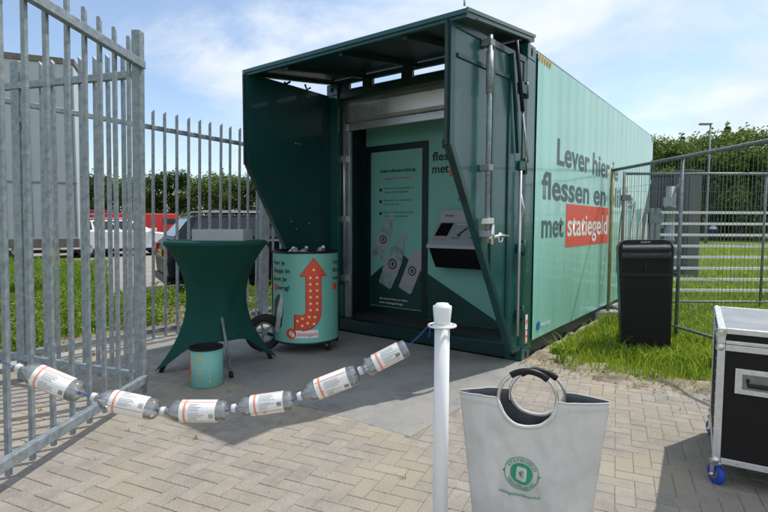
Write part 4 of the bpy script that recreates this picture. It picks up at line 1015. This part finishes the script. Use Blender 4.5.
text('NEDERLAND', LOGOG, fp, lambda xs, ys: C((.0575-ys)*math.sin((xs-.055)/.0515), -(.0575-ys)*math.cos((xs-.055)/.0515), .0036), None, None, .0105, .11, bold=.01)
for s_ in (-1, 1):
    b = MB(); b.f([b.b.verts.new(C(*p, .0034)) for p in ((s_*.060, .008), (s_*.071, 0), (s_*.060, -.008))]); b.build('logo_arrow', LOGOG, fp)
text('statiegeldnederland.nl', LOGOG, fp, lambda xs, ys: C(xs-.075, -.088+ys, .0036), None, None, .011, .15, bold=.006)

# ================================================================== FLIGHT CASE
fcp = Vector((1.612, -1.60)); dxf = Vector((.997, -.075)).normalized()
case = thing('flight_case', 'black flight case with aluminium edges, grey top and blue wheels', 'case', (fcp.x, fcp.y, .018), R(5.5))
cw, cd_ = 1.15, .78; zb_, zm, zt_ = .115, .70, .775
b = MB(); b.box(.006, cw-.006, .006, cd_-.006, zb_+.006, zm-.003); body = b.build('case_body', BLACKM, case)
b = MB(); b.box(.006, cw-.006, .006, cd_-.006, zm+.003, zt_-.012); b.build('case_lid', BLACKM, case)
b = MB(); b.box(.03, cw-.03, .03, cd_-.03, zt_-.012, zt_-.004); b.build('lid_top', mat('grey_lid_panel', (.27, .29, .31), .4, .35, .12, 5, .05, 30), case)
def edgebars(b, z0_, z1_, tb=True):
    t_ = .032
    for x in (0, cw-t_):
        for y in (0, cd_-t_): b.box(x, x+t_, y, y+t_, z0_, z1_, .003)
b = MB(); edgebars(b, zb_, zm); t_ = .030
for z in (zb_, zm-.032):
    for y in (0, cd_-t_): b.box(.033, cw-.033, y, y+t_, z, z+.030, .003)
    for x in (0, cw-t_): b.box(x, x+t_, .033, cd_-.033, z, z+.030, .003)
b.build('edge_profile', ALU, case)
b = MB(); edgebars(b, zm+.001, zt_)
for y in (0, cd_-t_): b.box(.033, cw-.033, y, y+t_, zt_-.026, zt_, .003); b.box(.033, cw-.033, y-.004, y+t_-.004, zm+.001, zm+.018, .003)
for x in (0, cw-t_): b.box(x, x+t_, .033, cd_-.033, zt_-.026, zt_, .003)
b.build('lid_profile', ALU, case)
b = MB()
for x in (.012, cw-.012):
    for y in (.012, cd_-.012):
        for z in (zb_+.012, zm-.018, zt_-.018):
            rc = .022
            b.lathe([(0, -rc), (rc*.7, -rc*.7), (rc, 0), (rc*.7, rc*.7), (0, rc)], 12, c=(x, y, z))
            if z > zm: b.box(x-.016, x+.022, y-.018, y-.012, z-.02, z+.016, .003)
b.build('corner_ball', CHROME, case)
# recessed handle
hx, hz = .075, .53
b = MB(); b.box(hx, hx+.24, -.003, .006, hz-.06, hz+.06, .002)
dish = b.build('handle_dish', ALU, case)
b = MB(); b.box(hx+.028, hx+.212, -.0045, -.0032, hz-.036, hz+.036, .0005); b.build('handle_recess', mat('dish_inside', (.20, .22, .24), .3, .8, .2, 20), dish)
b = MB(); b.tube([(hx+.05, -.005, hz+.012), (hx+.05, -.018, hz-.014), (hx+.19, -.018, hz-.014), (hx+.19, -.005, hz+.012)], .008, 8); b.build('handle', BLACK, dish)
b = MB()
for k in range(5):
    for zz_ in (hz-.050, hz+.050): b.lathe([(0, 0), (.004, .0), (.0, .003)], 8, c=(hx+.02+k*.05, -.003, zz_))
b.build('rivet', CHROME, dish)
b = MB()
for k in range(9):
    z = .16+k*.058
    b.tube([(.016, -.0005, z), (.016, -.003, z)], .0035, 8); b.tube([(-.0005, .016, z), (-.003, .016, z)], .0035, 8)
    b.tube([(.1+k*.11, -.0005, zb_+.016), (.1+k*.11, -.003, zb_+.016)], .0035, 8)
b.build('rivet', CHROME, case)
for x in (.06, cw-.06):
    for y in (.05, cd_-.07):
        cs = bpy.data.objects.new('caster', None); COL.objects.link(cs); cs.parent = case; cs.location = (x-.04, y, -.004)
        b = MB(); b.tor((0, 0, .047), (.8, .6, 0), .036, .017, 28, 10); b.build('wheel', BLUE, cs)
        b = MB(); b.tube([(-.014, -.0105, .047), (.014, .0105, .047)], .026, 14); b.build('hub', GALV2, cs)
        b = MB()
        for s_ in (-1, 1): b.bar((s_*.017, s_*.013, .047), (s_*.018, s_*.014, .105), .026, .003, (.8, .6, 0))
        b.lathe([(0, .092), (.026, .092), (.032, .104), (.032, .118), (0, .118)], 18); b.tube([(-.03, -.022, .047), (.03, .022, .047)], .007); b.build('fork', CHROME, cs)

# ================================================================== SPEAKER
sp = at(650, 4.95)
spk = thing('party_speaker', 'tall black party speaker standing in the grass beside the container', 'speaker', (sp.x, sp.y, -.02), rot=(R(-2), R(-1.6), -yaw-R(21)))
Hs, Ws = 1.17, .50; spk.scale = (.98, 1, .99)
prof = []
for (x, z) in ((-.21, 0), (.21, 0)): pass
def rrect(w2, z0_, z1_, r, n=6):
    pts = []
    for cx, cz2, a0 in ((w2-r, z1_-r, 0), (-w2+r, z1_-r, math.pi/2), (-w2+r, z0_+r, math.pi), (w2-r, z0_+r, 1.5*math.pi)):
        for k in range(n): a = a0+k*math.pi/2/(n-1); pts.append((cx+r*math.cos(a), cz2+r*math.sin(a)))
    return pts
b = MB(); b.poly([(x*(.86+.14*z/Hs), 0, z-.04) for x, z in rrect(.25, 0, Hs+.04, .095)], (0, .40, 0)); b.build('cabinet', BLACK, spk, .012)
b = MB(); b.poly([(x, -.006, z) for x, z in rrect(.205, .24, .82, .03)], (0, .005, 0)); b.build('speaker_grille', BLACKM, spk)
b = MB(); b.poly([(x, -.008, z) for x, z in rrect(.195, .05, .20, .03)], (0, .007, 0)); b.build('lower_grille', BLACKM, spk)
b = MB(); b.poly([(x, -.012, z) for x, z in rrect(.225, .80, .84, .018)], (0, .011, 0)); b.build('trim_bar', BLACK, spk, .004)
# scooped horn section
b = MB(); b.poly([(-.215, -.004, .845), (.215, -.004, .845), (.215, -.004, .965), (-.215, -.004, .965)], (0, .0035, 0)); b.build('horn_recess', BLACKM, spk)
b = MB(); b.poly([(x, -.012, z) for x, z in rrect(.012, .865, .945, .008)], (0, .007, 0)); b.build('horn_phase_plug', GREYC if False else BLACK, spk)
b = MB(); sec = [(-.001, .975), (-.03, .985), (-.035, 1.02), (-.012, 1.05), (-.001, 1.05)]; b.poly([(-.22, y, z) for y, z in sec], (.44, 0, 0)); b.build('control_panel', mat('dark_gloss_panel', (.035, .036, .042), .25, 0, .1, 9), spk, .006)  # panel colour lifted above the black as a painted highlight
b = MB(); sec = [(-.001, 1.065), (-.022, 1.068), (-.045, 1.085), (-.042, 1.105), (-.001, 1.125)]; b.poly([(-.215, y, z) for y, z in sec], (.43, 0, 0)); b.build('glint_bar', mat('grey_bar_glint', (.20, .20, .22), .2, .5, .1, 9), spk, .008)  # curved gloss bar, coloured paler to paint the sun's glint on it
for s_ in (-1, 1): b = MB(); b.tube([(s_*.165, -.035, 1.015), (s_*.165, -.042, 1.015)], .024, 18); b.build('tweeter', BLACKG, spk)
text('SONY', mat('silver_print', (.5, .5, .52), .4), spk, (-.045, -.002, 1.136), (1, 0, 0), (0, 0, 1), .016, .09, bold=.010)
b = MB(); b.tube([(.262, .1, .83), (.285, .1, .83), (.285, .3, .83), (.262, .3, .83)], .009, 8); b.build('side_handle', BLACK, spk)

# ================================================================== TEMPORARY MESH FENCES
def mesh_panel(a, b_, label, H=2.0, mids=(), zbase=.08, wire=.00125, col=GALV2, space=.05, endm=(None, None)):
    a, b_ = Vector(a), Vector(b_); d = b_-a; L = d.length; an = math.atan2(d.y, d.x)
    t = thing('mesh_fence', label, 'fence', (a.x, a.y, 0), an, 'temporary mesh fence panels')
    q = MB(); q.tube([(0, 0, H), (L, 0, H)], .02, 10); q.build('top_tube', col, t)
    q = MB(); q.tube([(0, 0, zbase+.1), (L, 0, zbase+.1)], .016, 8); q.build('bottom_tube', col, t)
    for x, m_ in ((0, endm[0] or col), (L, endm[1] or col)): q = MB(); q.tube([(x, 0, .02), (x, 0, H+.03)], .021, 10); q.build('upright', m_, t)
    for x in mids: q = MB(); q.tube([(x, .01, .02), (x, .01, H)], .018, 8); q.build('upright', col, t)
    q = MB(); k = space
    while k < L: q.bar((k, .004, zbase+.1), (k, .004, H), wire*2, wire*2); k += space
    for z in (.45, .75, 1.1, 1.45, 1.75): q.bar((0, -.002, z), (L, -.002, z), wire*2.2, wire*2.2)
    q.build('wire_mesh', col, t)
    for x in (0, L): q = MB(); q.box(x-.11, x+.11, -.3, .3, .0, .12, .02); q.build('foot_block', CONC, t)
    return t
fence1 = mesh_panel((.075, 2.82), (2.45, .26), 'mesh fence panel coming from the container towards the camera', mids=(1.36,), endm=(POSTY, None))
fence2 = mesh_panel((.10, 3.40), (2.62, 5.25), 'mesh fence panel running straight across behind the speaker', mids=(2.0,), endm=(POSTB, None))
q = MB(); q.box(-.03, .09, -.03, .03, 1.62, 1.70, .005); q.tube([(.03, -.04, 1.66), (.03, .05, 1.66)], .014); q.build('clamp', GALV2, fence2)
# white railed barrier beyond
ra, rb_ = Vector((.10, 5.42)), Vector((3.3, 7.82)); dr_ = rb_-ra
rt_ = thing('rail_barrier', 'barrier of eight white horizontal rails behind the mesh fence', 'barrier', (ra.x, ra.y, 0), math.atan2(dr_.y, dr_.x))
b = MB()
b.box(-.0, .06, -.03, .03, 0, 1.56, .006); b.box(.10, .17, -.03, .03, 0, 1.56, .006); b.box(3.9, 3.96, -.03, .03, 0, 1.56, .006); b.build('barrier_post', GALV, rt_)
pr_ = None
for k in range(8):
    q = MB() if pr_ is None else None
    if q: q.bar((.17, 0, 0), (3.9, 0, 0), .034, .044); pr_ = q.build('rail', mat('white_rail', (.84, .85, .84), .5, 0, .08, 6), rt_); o = pr_
    else: o = pr_.copy(); COL.objects.link(o); o.parent = rt_
    o.location = (0, 0, .135+k*.194)
b = MB(); b.box(-.02, .19, -.034, .034, 1.30, 1.50, .006); b.build('latch_box', GALV2, rt_)

# ================================================================== CABINETS, LAMP, PERSON
c1 = at(656, 13.0)
cab = thing('electrical_cabinet', 'tall grey steel cabinet with louvred doors beyond the container end', 'cabinet', (c1.x, c1.y, 0), -yaw-R(8))
GC = mat('grey_cabinet', (.085, .095, .10), .55, 0, .12, 3, .1, 20)
b = MB(); b.box(-.35, 1.02, 0, 1.2, .08, 2.5, .02); b.build('cabinet_body', GC, cab)
b = MB(); b.box(-.39, 1.06, -.05, 1.25, 2.5, 2.56, .01); b.build('cabinet_roof', GC, cab); b = MB(); b.box(-.3, .98, .05, 1.15, -.02, .08); b.build('plinth', CONC, cab)
for x in (-.30, .36):
    b = MB(); b.box(x, x+.60, -.02, -.001, .2, 2.4, .006); dd = b.build('cabinet_door', GC, cab)
    b = MB()
    for k in range(9): b.bar((x+.12, -.026, .5+k*.05), (x+.48, -.026, .5+k*.05), .012, .02)
    b.build('louvre', GALV2, dd); b = MB(); b.box(x+.5, x+.54, -.045, -.02, 1.2, 1.38, .004); b.build('handle', BLACK, dd)
c2 = at(669, 11.8)
sp2 = thing('standpipe', 'pale grey ringed pipe column in front of the grey cabinet', 'pipe', (c2.x, c2.y, 0))
b = MB(); b.lathe([(0, 0), (.14, 0), (.14, .04), (.10, .05), (.10, .9), (.125, .91), (.125, .95), (.10, .96), (.10, 1.65), (.125, 1.66), (.125, 1.70), (.10, 1.71), (.10, 2.15), (0, 2.16)], 20); b.box(.10, .24, -.08, .08, .3, .75, .01); b.box(-.24, -.10, -.08, .08, 1.2, 1.6, .01); b.tube([(0, 0, 2.0), (.2, 0, 2.2), (.2, 0, 2.35)], .05, 10); b.build('pipe', GALV, sp2)
b = MB(); b.box(-.12, .12, -.18, -.165, 1.70, 1.90, .004); b.build('sign_plate', GREYC, sp2)
c3 = at(687, 12.6)
cb3 = thing('electrical_cabinet', 'narrow darker grey cabinet right of the ringed pipe', 'cabinet', (c3.x, c3.y-.35, 0), -yaw+R(20))
b = MB(); b.box(-.22, .22, -.2, .2, .05, 2.52, .015); b.build('cabinet_body', GC, cb3); b = MB(); b.box(-.25, .25, -.23, .23, 2.52, 2.57, .01); b.build('cabinet_roof', GC, cb3)
b = MB(); b.box(-.18, .18, -.215, -.201, .2, 2.4, .005); b.build('cabinet_door', GC, cb3)
lp = at(705.5, 35)
lamp = thing('street_lamp', 'slim grey street lamp rising in front of the trees', 'street lamp', (lp.x, lp.y, 0), -yaw)
b = MB(); b.tube([(0, 0, 0), (0, 0, 1.2), (0, 0, 7.95)], [.11, .085, .055], 12); b.build('pole', GALV2, lamp)
b = MB(); b.tube([(0, 0, 7.9), (-.05, 0, 8.0), (-.3, 0, 8.03)], .035, 8); b.build('arm', GALV2, lamp)
b = MB(); b.box(-.75, .06, -.13, .13, 7.98, 8.09, .03); b.build('lamp_head', GALV2, lamp); b = MB(); b.box(-.7, -.15, -.1, .1, 7.965, 7.979); b.build('lens', WHITEP, lamp)
# distant person
pp_ = at(702.5, 42)
per = thing('person', 'distant person in dark clothes with red cap carrying a blue and white bundle', 'person', (pp_.x, pp_.y, 0), -yaw)
DK = mat('dark_clothes', (.03, .035, .05), .8); SK = mat('skin', (.42, .26, .19), .6)
def skin_obj(name, verts, edges, rad, m, parent):
    me = bpy.data.meshes.new(name); me.from_pydata(verts, edges, []); me.materials.append(m); o = bpy.data.objects.new(name, me); COL.objects.link(o); o.parent = parent
    o.modifiers.new('skin', 'SKIN'); o.modifiers.new('sub', 'SUBSURF').levels = 1; o.modifiers['sub'].render_levels = 1
    for i, r_ in enumerate(rad): me.skin_vertices[0].data[i].radius = (r_, r_)
    me.skin_vertices[0].data[0].use_root = True
    return o
skin_obj('body', [(0, 0, .95), (0, 0, 1.2), (0, 0, 1.42), (0, 0, 1.53), (0, 0, 1.66), (-.1, 0, .9), (-.12, .02, .5), (-.12, .05, .06), (.1, 0, .9), (.13, -.05, .5), (.15, -.02, .06), (-.2, 0, 1.38), (-.27, .02, 1.12), (-.25, -.05, .88), (.2, 0, 1.38), (.30, -.1, 1.15), (.42, -.22, 1.08)], [(0, 1), (1, 2), (2, 3), (3, 4), (0, 5), (5, 6), (6, 7), (0, 8), (8, 9), (9, 10), (2, 11), (11, 12), (12, 13), (2, 14), (14, 15), (15, 16)], [.15, .14, .15, .06, .10, .09, .065, .05, .09, .065, .05, .065, .045, .04, .065, .045, .04], DK, per)
b = MB(); b.lathe([(0, .13), (.07, .12), (.11, .05), (.115, 0), (0, 0)], 14, c=(0, 0, 1.69)); b.box(-.07, .07, -.2, -.1, 1.69, 1.705); b.build('cap', RED, per)
b = MB(); b.box(-.08, .08, -.115, -.09, 1.58, 1.69, .01); b.build('face', SK, per)
bd = thing('bundle', 'blue and white bundle held by the distant person', 'bag', (pp_.x, pp_.y, 0), -yaw)
b = MB(); b.lathe([(0, -.28), (.2, -.25), (.3, -.05), (.27, .15), (.1, .25), (0, .26)], 14, c=(.62, -.28, .95)); b.build('bundle_body', BLUE, bd)
b = MB(); b.lathe([(.305, -.02), (.285, .13), (.12, .27), (0, .28)], 14, c=(.62, -.28, .95)); b.build('bundle_top', WHITEP, bd)

# ================================================================== TRAILER BEHIND GATE
tp = at(79, 8.6)
trl = thing('box_trailer', 'tall pale grey box trailer with black numbers behind the picket gate', 'trailer', (tp.x, tp.y, 0), -yaw+R(22))
b = MB(); b.box(-2.5, 0, 0, 1.1, 1.0, 3.86, .01); b.build('trailer_body', TRAIL, trl)
b = MB(); b.box(-2.52, .02, -.02, 1.12, 3.86, 3.95); b.build('roof_edge', BROWN, trl)
b = MB(); 
for x in (-2.45, -1.68, -1.02, -.66, -.34, -.05): b.box(x, x+.02, -.012, -.001, 1.05, 3.8)
b.box(-2.5, 0, -.018, -.001, 1.92, 1.945); b.build('panel_seam', GALV2, trl)
b = MB(); b.box(-2.5, 0, .0, .12, .86, .998); b.build('bumper_beam', BROWN, trl)
for k, tx in enumerate(('33', '12', '61')): text(tx, INKB, trl, (-.80, -.002, 1.36-k*.125), (1, 0, 0), (0, 0, 1), .075, .10, bold=.02, name='lettering')
b = MB(); b.box(-.42, -.30, .02, .1, .55, .85, .01); b.box(-2.0, -1.9, .02, .1, .55, .85, .01); b.build('yellow_bracket', YEL, trl)
for x in (-1.5, -2.2):
    for y in (.75,):
        b = MB(); b.tor((x, y, .46), (1, 0, 0), .34, .13, 28, 8); b.tube([(x-.08, y, .46), (x+.08, y, .46)], .3, 18); b.build('wheel', RUBBER, trl)
# ================================================================== CARS
def car(label, paint, loc, rz, L=4.6, W=1.8, H=1.45, wagon=True, group='parked cars', plate=True, van=False):
    t = thing('parked_car' if not van else 'parked_van', label, 'van' if van else 'car', loc, rz, group)
    h = W/2; zl = .28
    if van: side_ = [(-L/2, .35), (-L/2, H*.95), (-L/2+.1, H), (L/2-1.5, H), (L/2-.75, 1.15), (L/2-.1, .95), (L/2, .7), (L/2, .3)]; belt = 1.1
    else: side_ = [(-L/2+.03, .32), (-L/2, .62), (-L/2+.05, .93), (-L/2+.2, 1.0), (.62, .97), (L/2-.55, .84), (L/2-.12, .72), (L/2, .55), (L/2-.02, .3)]; belt = .97
    b = MB(); cols = []
    for y, ins in ((-h, .05), (-h+.05, 0), (h-.05, 0), (h, .05)):
        cx = 0; cols.append([b.b.verts.new((x*(1-ins*.35), y, z-(ins*.5 if z > .6 else 0))) for x, z in side_])
    n = len(side_); b.f(cols[0][::-1]); b.f(cols[-1])
    for A, B in zip(cols, cols[1:]):
        for i in range(n): b.f([A[i], A[(i+1) % n], B[(i+1) % n], B[i]])
    b.build('car_body', paint, t, .04)
    if not van:
        rear = (-L/2+.12, -L/2+.48) if wagon else (-L/2+.45, -L/2+1.0)
        lo = [(rear[0], .98), (.95, .96)]; hi = [(rear[1], H-.03), (-.35+.2, H)]; hi = [(rear[1], H-.05), (.10, H)]
        def gh(x, z, y): return (x, y, z)
        lv = [(lo[0][0], -h+.08, lo[0][1]), (lo[1][0], -h+.08, lo[1][1]), (lo[1][0], h-.08, lo[1][1]), (lo[0][0], h-.08, lo[0][1])]
        hv = [(hi[0][0], -h+.30, hi[0][1]), (hi[1][0], -h+.30, hi[1][1]), (hi[1][0], h-.30, hi[1][1]), (hi[0][0], h-.30, hi[0][1])]
        b = MB(); A = [b.b.verts.new(p) for p in lv]; B = [b.b.verts.new(p) for p in hv]
        for i in range(4): b.f([A[i], A[(i+1) % 4], B[(i+1) % 4], B[i]])
        b.f(B); b.build('cabin', paint, t, .05)
        # glass panes set slightly proud
        def lerp3(p, q, s): return Vector(p).lerp(Vector(q), s)
        def pane(nm, a, bb_, c, d, offn, u0, u1, v0=.12, v1=.86):
            P_ = lambda u_, v_: lerp3(lerp3(a, bb_, u_), lerp3(d, c, u_), v_)
            nn_ = Vector(offn).normalized()*.012; q = MB(); q.poly([P_(u0, v0)+nn_, P_(u1, v0)+nn_, P_(u1, v1)+nn_, P_(u0, v1)+nn_], nn_*.2); q.build(nm, GLASS, t)
        for sgn, (i, j) in ((-1, (0, 1)), (1, (3, 2))):
            for u0, u1 in ((.06, .30), (.33, .60), (.63, .90)): pane('side_window', lv[i], lv[j], hv[j], hv[i], (0, sgn, .4), u0, u1)
        pane('windscreen', lv[1], lv[2], hv[2], hv[1], (1, 0, .9), .08, .92); pane('rear_window', lv[3], lv[0], hv[0], hv[3], (-1, 0, .6), .08, .92)
        for sgn in (-1, 1):
            q = MB(); q.tube([(rear[1]+.1, sgn*(h-.30), H-.01), (rear[1]+.2, sgn*(h-.30), H+.035), (-.1, sgn*(h-.30), H+.045), (.05, sgn*(h-.30), H+.0)], .014, 6); q.build('roof_rail', CHROME, t)
            q = MB(); q.box(.75, .95, min(sgn*(h-.02), sgn*(h+.15)), max(sgn*(h-.02), sgn*(h+.15)), .95, 1.08, .03); q.build('mirror', paint, t)
    else:
        q = MB(); q.box(L/2-2.1, L/2-1.5, -h-.004, h+.004, 1.2, H-.25); q.build('side_window', GLASS, t)
    for x in (-L/2+.85, L/2-.85):
        for sgn in (-1, 1):
            wl = bpy.data.objects.new('wheel', None); COL.objects.link(wl); wl.parent = t; wl.location = (x, sgn*(h-.09), .32)
            q = MB(); q.tor((0, 0, 0), (0, 1, 0), .235, .088, 28, 8); q.build('tyre', RUBBER, wl); q = MB(); q.tube([(0, -.09, 0), (0, .09, 0)], .19, 20); q.build('rim', CHROME, wl)
    for sgn in (-1, 1):
        q = MB(); q.box(-L/2-.012, -L/2+.12, min(sgn*(h-.32), sgn*(h-.06)), max(sgn*(h-.32), sgn*(h-.06)), .72, .9, .02); q.build('tail_light', mat('tail_red', (.4, .01, .01), .2), t)
        q = MB(); q.box(L/2-.2, L/2-.02, min(sgn*(h-.45), sgn*(h-.1)), max(sgn*(h-.45), sgn*(h-.1)), .60, .72, .02); q.build('headlight', CHROME, t)
    if plate:
        q = MB(); q.box(-L/2-.014, -L/2-.004, -.26, .26, .68, .79); pl = q.build('number_plate', mat('plate_yellow', (.75, .45, .02), .4), t)
        text('8-KLT-41', INKB, pl, (-L/2-.0145, .22, .705), (0, -1, 0), (0, 0, 1), .06, .44, bold=.01)
    q = MB(); q.box(-L/2-.02, L/2+.0, -h+.1, h-.1, .2, .34, .02); q.build('bumper_skirt', BLACK, t)
    return t
NAVY = mat('car_paint_dark_blue', (.006, .008, .018), .35, 0, .05, 2, coat=0, spec=.25)
CW = mat('car_paint_white', (.62, .63, .65), .3, 0, .03, 2, coat=.4); CR = mat('car_paint_red', (.55, .015, .015), .3, 0, .05, 2, coat=.4)
c_ = at(246, 10.9); e_ = at(340, 12.2)
rearp = at(160, 9.5); frontp = at(345, 11.4); ctr = (rearp+frontp)/2; dd = frontp-rearp
car('dark blue estate car with yellow plate parked behind the picket fence', NAVY, (rearp.x+dd.normalized().x*2.35, rearp.y+dd.normalized().y*2.35, 0), math.atan2(dd.y, dd.x), L=4.7, H=1.46)
p_ = at(122, 20); car('white car parked left of the dark estate car', CW, (p_.x, p_.y, 0), math.atan2(dd.y, dd.x)+.25, H=1.4, plate=False)
p_ = at(62, 19); car('pale car half hidden behind the gate pickets', CW, (p_.x, p_.y, 0), math.atan2(dd.y, dd.x)+.2, H=1.42, plate=False)
p_ = at(150, 25); car('bright red van parked behind the white cars', CR, (p_.x, p_.y, 0), math.atan2(dd.y, dd.x)+.1, L=5.0, H=1.72, van=True, plate=False)
p_ = at(92, 26); car('dark red van left of the bright red one', mat('maroon', (.16, .02, .02), .4), (p_.x, p_.y, 0), math.atan2(dd.y, dd.x)+.1, L=4.6, H=1.9, van=True, plate=False)
# thin post-and-wire line by the car park

# pieces that can be told apart become parts of their own
for o in list(bpy.data.objects):
    if o.type == 'MESH' and o.name.split('.')[0] in ('corner_ball', 'printed_label', 'roof_rail', 'gravelx', 'canopy_bracket', 'canopy_rib', 'door_rib', 'yellow_bracket', 'canopy_catch', 'barrier_post', 'hazard_stripe', 'pictogram', 'casting_hole', 'louvre', 'rivet', 'bolt', 'panel_seam', 'base_rim') and len(o.data.vertices) and not o.children and len(o.modifiers) == 0:
        split(o)
